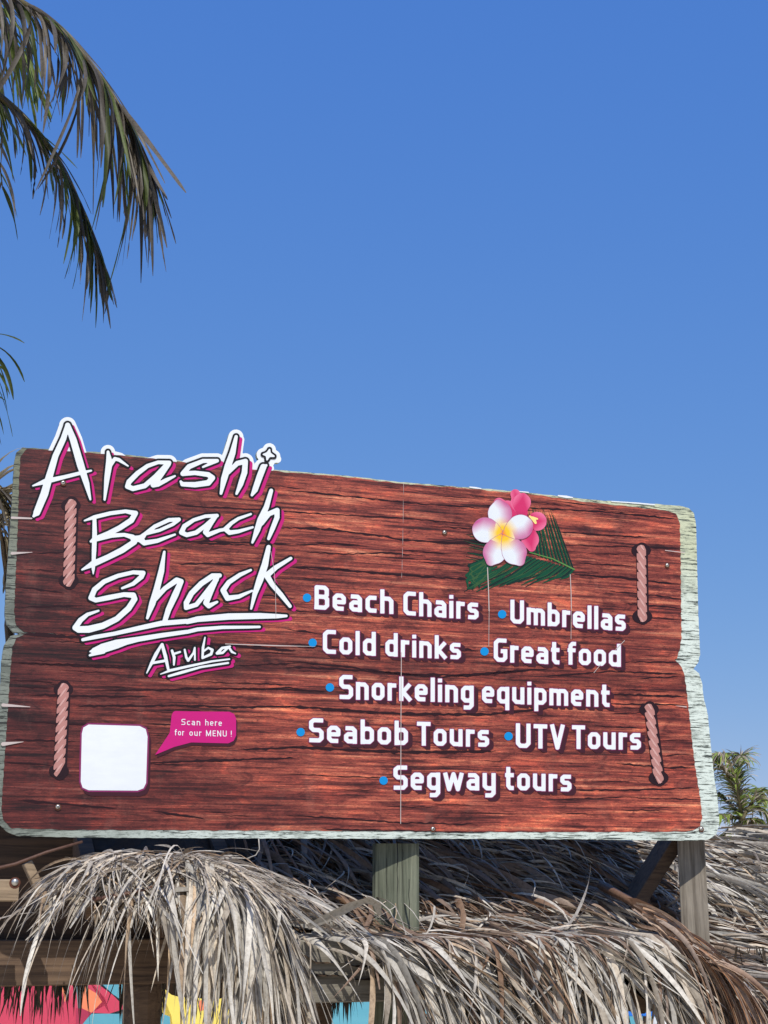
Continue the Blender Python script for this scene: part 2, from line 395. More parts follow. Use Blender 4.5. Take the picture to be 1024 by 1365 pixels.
beach = [ZC([(165, 320, 14), (167, 450, 18), (162, 600, 18), (155, 760, 12), (155, 802, 3)]), ZC([(80, 348, 5), (165, 318, 15), (300, 285, 15), (430, 268, 14), (515, 285, 20), (480, 345, 22), (380, 410, 21), (280, 460, 20), (165, 505, 18), (135, 525, 9)]),
    ZC([(190, 510, 12), (310, 475, 17), (420, 468, 14), (490, 488, 20), (505, 530, 22), (400, 600, 24), (280, 660, 22), (150, 718, 24), (60, 766, 6)]),
    ZC([(505, 505, 26), (560, 500, 26), (600, 458, 14), (720, 430, 12), (835, 378, 13), (885, 338, 15), (800, 342, 15), (680, 397, 15), (600, 458, 14)]), ZC([(550, 500, 26), (590, 538, 20), (700, 520, 16), (852, 466, 7)]),
    ZD([(378, 305, 14), (280, 310, 13), (180, 342, 14), (100, 395, 18), (75, 448, 19), (120, 470, 17), (200, 450, 17), (280, 390, 15), (365, 312, 13)]), ZD([(365, 315, 15), (320, 380, 18), (280, 445, 20), (300, 468, 18), (400, 430, 13), (460, 420, 12)]),
    ZD([(666, 292, 8), (560, 330, 12), (500, 370, 14), (450, 420, 18), (485, 450, 18), (560, 440, 14), (682, 404, 8)]),
    ZD([(840, 92, 15), (800, 230, 21), (750, 340, 26), (720, 430, 23), (680, 534, 8)]), ZD([(755, 370, 20), (820, 290, 19), (890, 260, 20), (890, 320, 20), (850, 420, 18), (818, 502, 11)])]
shack = [ZE([(465, 348, 8), (560, 310, 15), (630, 250, 19), (645, 218, 18), (560, 212, 15), (430, 242, 16), (310, 292, 18), (230, 360, 21), (200, 430, 21), (240, 450, 18), (350, 428, 20), (480, 402, 18), (560, 408, 22), (572, 440, 22), (520, 520, 23), (420, 610, 22), (300, 668, 25), (180, 698, 28), (95, 700, 26), (65, 685, 22), (110, 620, 20), (170, 572, 14), (264, 540, 7)]),
    ZE([(825, 38, 9), (800, 200, 23), (762, 350, 25), (722, 480, 25), (680, 602, 10)]), ZE([(745, 440, 20), (830, 350, 18), (930, 280, 22), (968, 290, 20), (920, 400, 26), (860, 530, 22), (825, 640, 18)]),
    ZE([(130, 787, 12), (230, 765, 16), (400, 735, 15), (600, 690, 18), (800, 647, 20), (1013, 630, 18)]), ZF([(117, 656, 18), (200, 636, 21), (450, 615, 24), (700, 610, 22), (840, 612, 16), (912, 610, 9)]),
    ZE([(192, 888, 5), (230, 880, 24), (300, 860, 38), (420, 824, 36), (500, 803, 26), (600, 783, 20), (800, 750, 18), (1013, 720, 15)]), ZE([(190, 920, 8), (300, 880, 26)]), ZF([(117, 738, 14), (200, 718, 14), (400, 702, 12), (600, 700, 10), (698, 698, 8)]),
    ZF([(378, 285, 15), (320, 290, 20), (230, 350, 20), (150, 430, 20), (110, 505, 20), (108, 545, 16), (190, 520, 16), (280, 410, 18), (350, 320, 18)]), ZF([(355, 300, 19), (310, 400, 21), (268, 505, 21), (290, 530, 18), (357, 498, 8)]),
    ZF([(627, 242, 8), (540, 280, 15), (450, 340, 17), (405, 405, 20), (440, 468, 20), (530, 455, 15), (637, 408, 7)]),
    ZF([(770, 58, 16), (740, 200, 25), (700, 320, 26), (660, 430, 18), (630, 552, 7)]), ZF([(948, 148, 11), (830, 220, 17), (755, 285, 22), (800, 360, 18), (870, 440, 17), (942, 532, 12)])]
aruba = [ZG([(240, 133, 10), (190, 220, 16), (150, 300, 14), (105, 392, 5)]), ZG([(245, 133, 14), (275, 240, 16), (300, 355, 12)]), ZG([(160, 300, 11), (262, 282, 12)]),
    ZG([(335, 188, 11), (355, 250, 13), (352, 317, 8)]), ZG([(360, 215, 10), (408, 200, 9)]), ZG([(450, 180, 9), (465, 250, 11), (482, 278, 12), (530, 210, 9), (542, 162, 8), (543, 272, 8)]),
    ZG([(635, 68, 6), (617, 160, 12), (612, 255, 10), (690, 220, 12), (702, 182, 12), (665, 162, 9), (615, 200, 7)]), ZG([(862, 150, 9), (790, 165, 12), (745, 212, 13), (795, 208, 11), (850, 155, 10), (880, 200, 10), (912, 215, 6)]),
    ZG([(230, 402, 4), (320, 368, 12), (500, 327, 11), (700, 285, 9), (857, 265, 7)]), ZG([(305, 420, 10), (420, 387, 13), (600, 337, 10), (845, 300, 9)])]
f_logo = sd_strokes(arashi + beach + shack); f_ar = sd_strokes(arashi); f_aruba = sd_strokes(aruba)
# cut-out halo of the top word standing above the boards
def topline(X): return np.interp(X, [0, 30, 100, 200, 300, 372, 450, 535], [597, 597.5, 602.5, 611.5, 623, 628.5, 635, 644])
halo = lambda X, Y: np.minimum(f_ar(X, Y) - 8.0, f_ar(X - DX, Y - DY) - 4.0)
def raw_union(X, Y):
    h = np.where((X > 20) & (X < 385), halo(X, Y), 1e3); h = np.maximum(h, Y - 680)
    rag = 0.5 * np.sin(X * 0.31) * np.sin(X * 0.083 + 1) + 0.4 * np.sin(Y * 0.6) * np.sin(Y * 0.17)
    return np.minimum(np.minimum(sd_poly(upper)(X, Y), sd_poly(lower)(X, Y)) + rag * 0.6, h)
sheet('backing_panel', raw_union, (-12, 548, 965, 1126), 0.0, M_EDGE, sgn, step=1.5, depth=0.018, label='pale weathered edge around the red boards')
sheet('cutout_rim', lambda X, Y: np.maximum(np.maximum(halo(X, Y), Y - topline(X) - 3), sd_poly([(20, 540), (385, 540), (385, 700), (20, 700)])(X, Y)), (55, 550, 385, 640), 0.0006, M_WHITE, sgn, step=0.9, label='white rim around the top word standing above the boards')
rag2 = lambda f: (lambda X, Y: f(X, Y) + 0.6 * np.sin(X * 0.23 + 2) * np.sin(X * 0.071) + 0.35 * np.sin(Y * 0.5))
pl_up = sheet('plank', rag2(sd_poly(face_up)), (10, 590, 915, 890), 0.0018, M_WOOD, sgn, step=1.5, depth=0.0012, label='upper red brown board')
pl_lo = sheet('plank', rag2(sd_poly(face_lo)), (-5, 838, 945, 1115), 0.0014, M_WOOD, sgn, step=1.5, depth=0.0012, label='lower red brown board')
# long drying cracks of the printed boards
K2 = lambda p: [(380 + x / 3.2, 620 + y / 3.2) for x, y in p]
K3 = lambda p: [(640 + x / 3.2, 620 + y / 3.2) for x, y in p]
K4 = lambda p: [(x / 2.56, 860 + y / 2.56) for x, y in p]
K5 = lambda p: [(380 + x / 2.56, 860 + y / 2.56) for x, y in p]
K6 = lambda p: [(700 + x / 3.16, 860 + y / 3.16) for x, y in p]
K1 = lambda p: [(x / 2.56, 540 + y / 2.56) for x, y in p]
KD = lambda p: [(230 + x / 6.4, 640 + y / 6.4) for x, y in p]
cracks = [(K2([(0, 108), (150, 122), (330, 140), (500, 158), (660, 172), (830, 184)]), 1.1), (K2([(0, 198), (200, 212), (430, 222), (560, 232), (760, 250)]), 1.0), (K2([(0, 268), (130, 270), (380, 298), (500, 318), (650, 330), (840, 336)]), 1.5),
    (K2([(0, 342), (170, 336), (360, 346)]), 0.8), (K2([(90, 372), (250, 380), (430, 374), (600, 390)]), 1.0), (K2([(20, 434), (160, 440), (330, 455), (480, 468), (650, 480), (810, 490)]), 1.6), (K2([(560, 412), (790, 428)]), 0.9), (K2([(600, 262), (840, 272)]), 0.9),
    (K2([(0, 618), (150, 630)]), 0.9), (K2([(0, 700), (150, 720)]), 1.2), (K2([(0, 766), (200, 776), (540, 772), (840, 792)]), 1.8), (K2([(0, 862), (200, 868), (480, 888), (650, 905), (820, 896), (1020, 878)]), 1.3), (K2([(0, 958), (190, 966)]), 1.1), (K2([(100, 330), (320, 340)]), 0.8),
    (K3([(0, 170), (250, 185), (500, 198), (700, 215), (850, 236)]), 1.2), (K3([(320, 284), (500, 296), (740, 312)]), 1.1), (K3([(330, 340), (540, 346), (850, 356)]), 0.9), (K3([(400, 418), (660, 432)]), 0.9), (K3([(450, 378), (640, 382)]), 0.8), (K3([(390, 468), (600, 480), (860, 512)]), 1.4), (K3([(550, 538), (860, 570)]), 0.9),
    (K3([(600, 588), (860, 612)]), 1.3), (K3([(560, 840), (860, 842)]), 0.9), (K3([(280, 902), (560, 880), (860, 892)]), 1.2), (K3([(280, 130), (500, 148)]), 0.7), (K3([(600, 640), (860, 660)]), 0.7), (K3([(60, 800), (400, 812)]), 0.6),
    (K4([(90, 168), (300, 174), (520, 176)]), 1.5), (K4([(260, 208), (600, 206), (830, 212), (1020, 208)]), 1.3), (K4([(90, 262), (300, 272), (520, 286)]), 1.0), (K4([(30, 322), (260, 330)]), 1.2), (K4([(500, 268), (660, 276)]), 1.2), (K4([(510, 400), (720, 394), (1020, 384)]), 1.4), (K4([(810, 356), (1020, 350)]), 1.4),
    (K4([(60, 528), (180, 540), (400, 556)]), 1.7), (K4([(520, 566), (700, 592)]), 1.3), (K4([(40, 120), (180, 126)]), 1.0), (K4([(600, 146), (1020, 152)]), 0.9), (K4([(30, 60), (400, 70), (700, 78)]), 0.8), (K4([(20, 400), (180, 410)]), 1.0),
    (K5([(0, 54), (180, 70), (400, 100), (600, 102), (900, 80)]), 1.3), (K5([(0, 208), (180, 220), (400, 236), (700, 236), (930, 212)]), 1.9), (K5([(0, 348), (200, 356), (420, 366), (720, 362)]), 1.9), (K5([(0, 580), (200, 592), (400, 606), (650, 612)]), 1.1), (K5([(0, 142), (70, 156)]), 1.0), (K5([(0, 440), (300, 452), (480, 448)]), 0.6), (K5([(120, 628), (430, 634), (700, 640)]), 0.9),
    (K6([(340, 205), (520, 212), (680, 216)]), 1.3), (K6([(350, 246), (690, 252)]), 1.0), (K6([(360, 288), (520, 284)]), 0.9), (K6([(470, 142), (660, 132)]), 0.9), (K6([(380, 498), (600, 516), (715, 514)]), 1.2), (K6([(550, 466), (700, 460)]), 1.0), (K6([(100, 606), (400, 612), (740, 600)]), 0.9), (K6([(280, 340), (500, 350)]), 0.9), (K6([(130, 650), (420, 640), (735, 650)]), 0.7), (K6([(560, 400), (700, 402)]), 0.9),
    (KD([(0, 205), (280, 230), (700, 250), (1020, 270)]), 1.1), (KD([(0, 520), (400, 525), (700, 536), (1020, 550)]), 1.4), (KD([(0, 715), (400, 715), (700, 725)]), 1.3), (KD([(900, 405), (1020, 410)]), 1.3), (KD([(0, 285), (120, 300)]), 1.1),
    (K1([(85, 300), (190, 300)]), 1.2), (K1([(110, 506), (230, 504)]), 1.3), (K1([(60, 620), (220, 642)]), 1.5), (K1([(70, 690), (280, 684)]), 1.2), (K1([(60, 340), (230, 336)]), 0.9), (K1([(60, 440), (210, 446)]), 0.8), (K1([(60, 560), (200, 566)]), 0.8), (K1([(430, 215), (640, 240)]), 0.8), (K1([(640, 470), (860, 478)]), 1.2),
    (K1([(70, 780), (400, 800), (700, 815), (1010, 838)]), 2.0), (K1([(60, 880), (300, 892), (490, 896)]), 1.3), (K1([(800, 890), (1020, 880)]), 0.9), (K1([(820, 640), (1010, 660)]), 0.9), (K1([(60, 960), (180, 966)]), 1.2), (K1([(300, 975), (1020, 965)]), 0.9)]
rnd = random.Random(5)
for _ in range(90):
    x = rnd.uniform(30, 860); y = rnd.uniform(620, 1095); L = rnd.uniform(18, 90)
    y = max(y, float(np.interp(x, [0, 372, 900], [606, 636, 690])))
    sl = np.interp(y, [600, 1100], [0.09, 0.012]); cracks.append(([(x, y), (x + L * 0.5, y + L * 0.5 * sl + rnd.uniform(-1, 1)), (x + L, y + L * sl)], rnd.uniform(0.3, 0.75)))
cv = []; cf = []
for pts, w in cracks:
    fine = []
    for a, b in zip(pts[:-1], pts[1:]):
        n = max(2, int(abs(b[0] - a[0]) / 6)); fine += [(a[0] + (b[0] - a[0]) * k / n, a[1] + (b[1] - a[1]) * k / n) for k in range(n)]
    fine.append(pts[-1]); m = len(fine); b0 = len(cv)
    for k, (x, y) in enumerate(fine):
        yy = y + rnd.uniform(-0.7, 0.7); hw = w * rnd.uniform(0.45, 1.35) * min(1.0, k / 3 + 0.05, (m - 1 - k) / 3 + 0.05)
        lim = float(np.interp(x, [0, 100, 200, 372, 535, 640, 750, 905], [602, 606, 615, 632, 648, 657, 669, 690])); yy = max(yy, lim)
        for s in (-1, 1):
            u, z = SL(x, yy + s * hw); cv.append((float(u), -0.0022, float(z)))
    cf += [(b0 + 2 * k, b0 + 2 * k + 1, b0 + 2 * k + 3, b0 + 2 * k + 2) for k in range(m - 1)]
fobj('crack_pattern', cv, cf, M_CRACK, sgn)

# hand-lettered name
LB = (38, 552, 396, 892)
lg = sheet('brush_lettering', f_logo, LB, 0.0038, M_WHITE, sgn, step=0.75, level=0.25, label='white brush words Arashi Beach Shack over two strokes')
sheet('outline', f_logo, LB, 0.0033, M_BLACK, sgn, lg, level=2.95, step=0.8)
f_nostar = sd_strokes(arashi[:-2] + beach + shack)
def magf(X, Y): return shift(f_nostar, DX, DY)(X, Y)
sheet('pink_edge', magf, LB, 0.0028, M_MAG, sgn, lg, level=1.3, step=0.8)
AB = (186, 842, 326, 912)
la = sheet('brush_lettering', f_aruba, AB, 0.0048, M_WHITE, sgn, step=0.6, label='small white brush word Aruba underlined twice')
sheet('outline', f_aruba, AB, 0.0044, M_BLACK, sgn, la, level=2.8, step=0.7)
sheet('pink_edge', shift(f_aruba, 4.5, 3), AB, 0.0040, M_MAG, sgn, la, level=2.0, step=0.7)

# list lettering, a narrow square pen face
G = {}
def gl(ch, w, *lines): G[ch] = (w, [list(l) for l in lines])
gl('B', .62, [(.095, .095), (.095, .905), (.42, .905), (.51, .82), (.51, .61), (.43, .53), (.095, .53)], [(.43, .53), (.525, .44), (.525, .19), (.43, .095), (.0, .095)])
gl('C', .58, [(.56, .905), (.21, .905), (.095, .8), (.095, .2), (.21, .095), (.56, .095)])
gl('G', .62, [(.58, .905), (.21, .905), (.095, .8), (.095, .2), (.21, .095), (.43, .095), (.525, .19), (.525, .55)], [(.525, .46), (.32, .46)])
gl('S', .60, [(.58, .905), (.2, .905), (.095, .82), (.095, .6), (.19, .51), (.42, .51), (.515, .42), (.515, .19), (.42, .095), (.02, .095)])
gl('U', .64, [(.095, 1), (.095, .2), (.2, .095), (.44, .095), (.545, .2), (.545, 1)])
gl('T', .58, [(0, .905), (.58, .905)], [(.29, .905), (.29, 0)])
gl('V', .62, [(.075, 1), (.31, .05), (.545, 1)])
gl('M', .80, [(.095, 0), (.095, .95), (.40, .1), (.705, .95), (.705, 0)]); gl('E', .5, [(.5, .905), (.095, .905), (.095, .095), (.5, .095)], [(.095, .5), (.46, .5)])
gl('N', .64, [(.095, 0), (.095, .95), (.545, .05), (.545, 1)]); gl('!', .19, [(.095, .32), (.095, 1)], [(.095, 0), (.095, .14)])
bowl = [(.465, .53), (.37, .625), (.19, .625), (.095, .53), (.095, .19), (.19, .095), (.37, .095), (.465, .19), (.465, .53)]
gl('e', .56, [(.095, .36), (.465, .36), (.465, .53), (.37, .625), (.19, .625), (.095, .53), (.095, .19), (.19, .095), (.46, .095)])
gl('a', .54, [(.07, .625), (.35, .625), (.445, .53), (.445, 0)], [(.445, .385), (.18, .385), (.095, .31), (.095, .17), (.18, .095), (.445, .095)])
gl('c', .48, [(.46, .625), (.19, .625), (.095, .53), (.095, .19), (.19, .095), (.46, .095)])
gl('h', .56, [(.095, 0), (.095, 1)], [(.095, .625), (.37, .625), (.465, .53), (.465, 0)]); gl('n', .56, [(.095, 0), (.095, .72)], [(.095, .625), (.37, .625), (.465, .53), (.465, 0)])
gl('i', .19, [(.095, 0), (.095, .72)], [(.095, .81), (.095, .97)]); gl('l', .19, [(.095, 0), (.095, 1)])
gl('r', .38, [(.095, 0), (.095, .72)], [(.095, .56), (.19, .625), (.38, .625)])
gl('s', .50, [(.47, .625), (.17, .625), (.095, .56), (.095, .44), (.17, .37), (.33, .37), (.405, .3), (.405, .165), (.33, .095), (.03, .095)])
gl('m', .86, [(.095, 0), (.095, .72)], [(.095, .625), (.35, .625), (.43, .54), (.43, 0)], [(.43, .625), (.68, .625), (.765, .54), (.765, 0)])
gl('b', .56, [(.095, 0), (.095, 1)], bowl); gl('d', .56, [(.465, 0), (.465, 1)], bowl); gl('o', .56, bowl); gl('p', .56, [(.095, .72), (.095, -.27)], bowl); gl('q', .56, [(.465, .72), (.465, -.27)], bowl)
gl('g', .56, [(.465, .72), (.465, -.10), (.37, -.195), (.12, -.195)], bowl); gl('k', .55, [(.095, 0), (.095, 1)], [(.47, .70), (.17, .37), (.50, .02)])
gl('t', .40, [(.14, .96), (.14, .19), (.22, .095), (.38, .095)], [(0, .625), (.38, .625)]); gl('f', .38, [(.13, 0), (.13, .81), (.22, .905), (.38, .905)], [(0, .625), (.36, .625)])
gl('u', .56, [(.095, .72), (.095, .19), (.19, .095), (.465, .095)], [(.465, .72), (.465, 0)]); gl('y', .56, [(.095, .72), (.095, .19), (.19, .095), (.465, .095)], [(.465, .72), (.465, -.10), (.37, -.195), (.12, -.195)])
gl('w', .84, [(.07, .72), (.235, .05), (.42, .66), (.605, .05), (.77, .72)])
def word(txt, x0, y0, x1, y1, cap, cap1=None, gap=.125, pen=.084):
    cap1 = cap1 or cap; W_ = sum(G[c][0] for c in txt) + gap * (len(txt) - 1); s = (x1 - x0) / W_; out = []; x = 0
    for c in txt:
        w, ls = G[c]
        for l in ls:
            o = []
            for (a, b) in l:
                t = (x + a) / W_; o.append((x0 + (x + a) * s, y0 + (y1 - y0) * t - b * (cap + (cap1 - cap) * t)))
            out.append(o)
        x += w + gap
    return out, pen * cap
words = [('Beach', 418.7, 812.6, 524.4, 818.9, 33, 32), ('Chairs', 537.3, 820.3, 637.6, 826.5, 32.4, 31.6), ('Cold', 429.9, 871.6, 500.8, 874.6, 32.6, 32), ('drinks', 513.2, 874.9, 614.2, 879.5, 31.5, 31), ('Umbrellas', 679.9, 831.2, 833.5, 841.9, 31.8, 31),
    ('Great', 657.7, 882.4, 745.8, 886.2, 32, 31), ('food', 756.2, 886, 827.3, 889.2, 31, 30.6), ('Snorkeling', 451.7, 932.2, 631.2, 937.3, 33, 32), ('equipment', 642.0, 937.3, 812.6, 942.9, 31.6, 31), ('Seabob', 411.3, 989.8, 543.8, 993.8, 33, 32.6),
    ('Tours', 555.4, 993.9, 651.8, 996, 32.2, 31.8), ('UTV', 687, 997.2, 752.2, 998.6, 33, 32.4), ('Tours', 762, 998.4, 854, 999.8, 32, 31.4), ('Segway', 523.8, 1053.2, 660.5, 1054.0, 33.2, 32.4), ('tours', 672.8, 1053.4, 761.5, 1055.6, 32.4, 32)]
for i, (t, x0, y0, x1, y1, c0, c1) in enumerate(words):
    lines, pen = word(t, x0, y0, x1, y1, c0, c1); f = sd_boxes(lines, pen); bb = (x0 - 6, min(y0, y1) - 42, x1 + 13, max(y0, y1) + 18)
    o = sheet('lettering', f, bb, 0.0040, M_WHITE, sgn, step=0.7, label='white word %s in square letters' % t)
    sheet('letter_rim', f, bb, 0.0036, M_PURP, sgn, o, level=1.0, step=0.8)
    def fs(X, Y, f=f): return np.minimum(np.minimum(f(X - 2.2, Y - 1.8), f(X - 4.2, Y - 3.4)), f(X - 5.8, Y - 4.6))
    sheet('drop_edge', fs, bb, 0.0032, M_SHAD, sgn, o, level=0.5, step=0.8)
for x, y in ((409, 797), (416.5, 857), (669, 819), (645.5, 868.5), (439.5, 916.5), (400.5, 976), (677.5, 981.5), (511, 1040.5)):
    sheet('bullet_dot', lambda X, Y: np.hypot(X - x, Y - y) - 5.6, (x - 8, y - 8, x + 8, y + 8), 0.0036, M_BLUE, sgn, step=1.0)

# printed ropes through the boards
for (xa, ya, xb, yb, w, lean) in ((94.5, 671, 91.5, 777, 7.6, 1), (84.5, 916, 78.5, 1031, 7.4, 1), (854.3, 731, 855.8, 825, 6.2, -1), (864.8, 943, 877.5, 1040, 6.6, -1)):
    bb = (min(xa, xb) - 24, ya - 16, max(xa, xb) + 24, yb + 16)
    hole = lambda X, Y: np.minimum(np.minimum((np.hypot((X - xa) / 1.45, Y - ya - 3) - 9), (np.hypot((X - xb) / 1.4, Y - yb + 3) - 9.5)), sd_taper(X, Y, (xa + 1, ya, w + 1.6), (xb + 1.2, yb, w + 1.6)))
    ro = sheet('rope', lambda X, Y: sd_taper(X, Y, (xa, ya + w * .4, w), (xb, yb - w * .4, w)), bb, 0.0036, M_HOLE, sgn, step=1.0, label='pink grey twisted rope laced through two holes')
    sheet('rope_hole', hole, bb, 0.0030, M_HOLE, sgn, ro, step=1.2)
    st = []; hl = []; y = ya - 4
    while y < yb + 6:
        t = (y - ya) / (yb - ya); cx = xa + (xb - xa) * t
        st.append([(cx - w * 1.0, y + lean * 12, 2.4), (cx - w * .3, y + lean * 4.5, 3.0), (cx + w * .35, y - lean * 4.5, 3.0), (cx + w * 1.0, y - lean * 12, 2.4)])
        hl.append([(cx - w * .5, y + lean * 4.0, .8), (cx + w * .1, y - lean * 2.2, 1.3), (cx + w * .55, y - lean * 6.5, .7)]); y += 12.5
    body = lambda X, Y: sd_taper(X, Y, (xa, ya + w * .3, w), (xb, yb - w * .3, w))
    fst = sd_strokes(st); fhl = sd_strokes(hl)
    sheet('strand', lambda X, Y: np.maximum(fst(X, Y), body(X, Y)), bb, 0.0040, M_ROPE, sgn, ro, step=0.8)
    sheet('strand', lambda X, Y: np.maximum(fhl(X, Y), body(X, Y)), bb, 0.0044, M_ROPEL, sgn, ro, step=0.8)

# frangipani, pink hibiscus and palm leaf
FP = lambda p, q=5.12: [(600 + a[0] / q, 630 + a[1] / q) + tuple(b / q for b in a[2:]) for a in p]
gr = [[], [], []]; rf = random.Random(3)
tip = (845, 660)
for k in range(34):                                          # blades rising to the upper left from the stem
    t = k / 33; bx, by = 540 + (838 - 540) * t, 545 + (655 - 545) * t
    ex = 520 + 150 * t + rf.uniform(-14, 14); ey = 230 + 20 * t + rf.uniform(-10, 18)
    ex += 20 * t; gr[k % 3].append(FP([(bx, by, 5.0), ((bx + ex) / 2, (by + ey) / 2, 4.2), (ex, ey, 1.0)]))
for k in range(44):                                          # blades sweeping down left
    t = k / 43; bx, by = 470 + (840 - 470) * t, 560 + (662 - 560) * t
    ex = 110 + 620 * t ** 1.25 + rf.uniform(-20, 20); ey = 800 - 60 * t + rf.uniform(-35, 25)
    gr[k % 3].append(FP([(bx, by, 6), ((bx + ex) / 2 + 10, (by + ey) / 2 + 14, 8), (ex, ey, 2)]))
for k in range(46):
    gr[k % 3].append(FP([(250 + rf.uniform(-20, 90), 560 + k * 3, 6), (150 + rf.uniform(-40, 60), 640 + k * 3 + rf.uniform(-20, 20), 10), (125 + rf.uniform(-15, 90), 700 + k * 2.3, 3)]))
for k in range(16):
    y = 425 + k * 13; gr[k % 3].append(FP([(240, y + 20, 3.5), (150, y + rf.uniform(-8, 10), 2.5), (60 + rf.uniform(0, 50), y - 5 + rf.uniform(-18, 10), 1)]))
fl = frame_root  # alias kept short
lf = None
for k, (c, li) in enumerate((((14, 40, 36), .0030), ((14, 70, 46), .0033), ((52, 84, 48), .0036))):
    o = sheet('printed_palm_leaf' if lf is None else 'leaf_blade', sd_strokes(gr[k] if k < 2 else [[(a, b, r * .16 + .12) for a, b, r in q] for q in gr[k]]), (605, 668, 772, 795), li, vinyl('leaf_green_vinyl', lin(*c)), sgn, lf, step=0.8)
    if lf is None: lf = o; lf['label'] = 'dark green palm leaf behind the printed flowers'
sheet('leaf_stem', sd_strokes([FP([(540, 545, 3), (700, 590, 4), (845, 662, 5)])]), (690, 730, 775, 770), .0039, vinyl('leaf_stem_vinyl', lin(88, 130, 66)), sgn, lf, step=0.7)
def petal(name, cx, cy, tx, ty, wide, lift, colf, par=None, base_r=6, label=None, rim=None):
    pts = []
    for k in range(9):
        t = k / 8; w = base_r + (wide - base_r) * math.sin(min(1, t * 1.25) * math.pi / 2) if t < .8 else wide * math.sqrt(max(0, 1 - ((t - .72) / .42) ** 2))
        pts.append((cx + (tx - cx) * t * .80, cy + (ty - cy) * t * .80, min(w, wide)))
    # keep the outline inside the tip
    L = math.hypot(tx - cx, ty - cy); pts = [(cx + (tx - cx) * t, cy + (ty - cy) * t, r) for t, r in ((0, base_r), (.15, wide * .33), (.3, wide * .60), (.45, wide * .84), (.57, wide * .97), (.60, wide * .97), (.74, wide * .66))]
    pts.append((cx + (tx - cx) * .86, cy + (ty - cy) * .86, max(4, L * .14)))
    st = FP(pts); f = sd_strokes([st]); xs = [p[0] for p in st]; ys = [p[1] for p in st]; m = wide / 5.12 + 3
    ccx, ccy = 600 + cx / 5.12, 630 + cy / 5.12; ax, ay = (tx - cx) / L, (ty - cy) / L; Lp = L / 5.12; wp = wide / 5.12
    def col(x, y):
        a = ((x - ccx) * ax + (y - ccy) * ay) / Lp; b = (-(x - ccx) * ay + (y - ccy) * ax) / wp
        return colf(a, b)
    o = sheet(name, f, (min(xs) - m, min(ys) - m, max(xs) + m, max(ys) + m), lift, M_ATTR, sgn, par, step=0.7, color=col, label=label)
    if rim: sheet('petal_rim', f, (min(xs) - m - 1, min(ys) - m - 1, max(xs) + m + 1, max(ys) + m + 1), lift - .0002, rim, sgn, par or o, step=0.8, level=0.55)
    return o
def mixc(a, b, t): t = max(0, min(1, t)); return tuple(a[i] + (b[i] - a[i]) * t for i in range(3))
PINK = lin(186, 70, 130)[:3]; PW = lin(214, 218, 222)[:3]; YE = lin(232, 186, 30)[:3]; DP = lin(196, 36, 92)[:3]; LPK = lin(228, 118, 152)[:3]; GRY = lin(196, 200, 206)[:3]
def plum(side):
    def f(a, b):
        c = mixc(YE, PW, (a - .20) * 3.0 + .35 * abs(b)); c = mixc(c, PINK, (b * side * 1.0 + .10) + max(0, a - .7) * 1.9 if a > .3 else 0)
        c = mixc(c, lin(230, 120, 40)[:3], 1 - a * 8); return mixc(c, GRY, (abs(b) - .5) * .4)
    return f
def hib(a, b): return mixc(mixc(DP, LPK, (a - .45) * 1.2 + (abs(b) - .45) * .9), lin(150, 20, 70)[:3], (.25 - a) * 2)
hb = petal('printed_hibiscus', 520, 340, 430, 118, 58, .0046, hib, label='deep pink hibiscus partly behind the white flower')
for (tx, ty, w) in ((640, 330, 66), (300, 190, 60), (560, 540, 62)): petal('petal', 520, 340, tx, ty, w, .0044 - .0003 * (tx > 500), hib, hb)
petal('petal', 470, 300, 500, 140, 62, .0049, hib, hb)
sheet('stamen', sd_strokes([FP([(540, 300, 6), (570, 325, 12), (580, 345, 8)]), FP([(560, 310, 9), (592, 318, 6)])]), (700, 684, 722, 702), .0052, vinyl('stamen_yellow', lin(240, 214, 130)), sgn, hb, step=.6)
M_PRIM = vinyl('petal_rim_print', lin(170, 110, 140)); pm = None
for k, (tx, ty, w, sd_) in enumerate(((322, 188, 82, 1), (153, 378, 86, 1), (262, 634, 80, 1), (488, 632, 84, -1), (556, 342, 84, 1))):
    o = petal('printed_frangipani' if pm is None else 'petal', 357, 418, tx, ty, w, .0055 + .0004 * k, plum(sd_), pm, rim=M_PRIM, label='five petalled white flower with yellow heart and pink edges' if pm is None else None)
    pm = pm or o

# blank square card, speech bubble, scratches, screws
card = [(118, 966), (186, 968), (194, 972), (196.5, 982), (194.5, 1044), (191, 1051), (183, 1054), (118, 1053.5), (110, 1050), (107.5, 1042), (109, 978), (111, 970)]
cb = (98, 956, 212, 1072)
cd = sheet('blank_card', sd_poly(card), cb, .0044, M_WHITE, sgn, step=1.0, label='blank white square with rounded corners and a plum rim')
sheet('card_rim', sd_poly(card), cb, .0038, M_PURP, sgn, cd, level=2.2, step=1.0); sheet('drop_edge', shift(sd_poly(card), 3.5, 6), cb, .0032, M_SHAD, sgn, cd, level=1.6, step=1.0)
Gq = lambda p: [(200 + x / 7.877, 940 + y / 7.877) for x, y in p]
bub = Gq([(262, 62), (400, 66), (830, 70), (880, 92), (902, 140), (902, 320), (876, 375), (820, 402), (430, 392), (250, 440), (50, 524), (140, 390), (205, 290), (225, 110), (240, 74)])
bo = sheet('speech_bubble', sd_poly(bub), (200, 942, 325, 1014), .0042, M_MAG2, sgn, step=.9, label='magenta speech bubble reading Scan here for our MENU')
sheet('drop_edge', shift(sd_poly(bub), 1.6, 4), (200, 942, 325, 1020), .0036, M_SHAD, sgn, bo, step=1.0)
lines = []
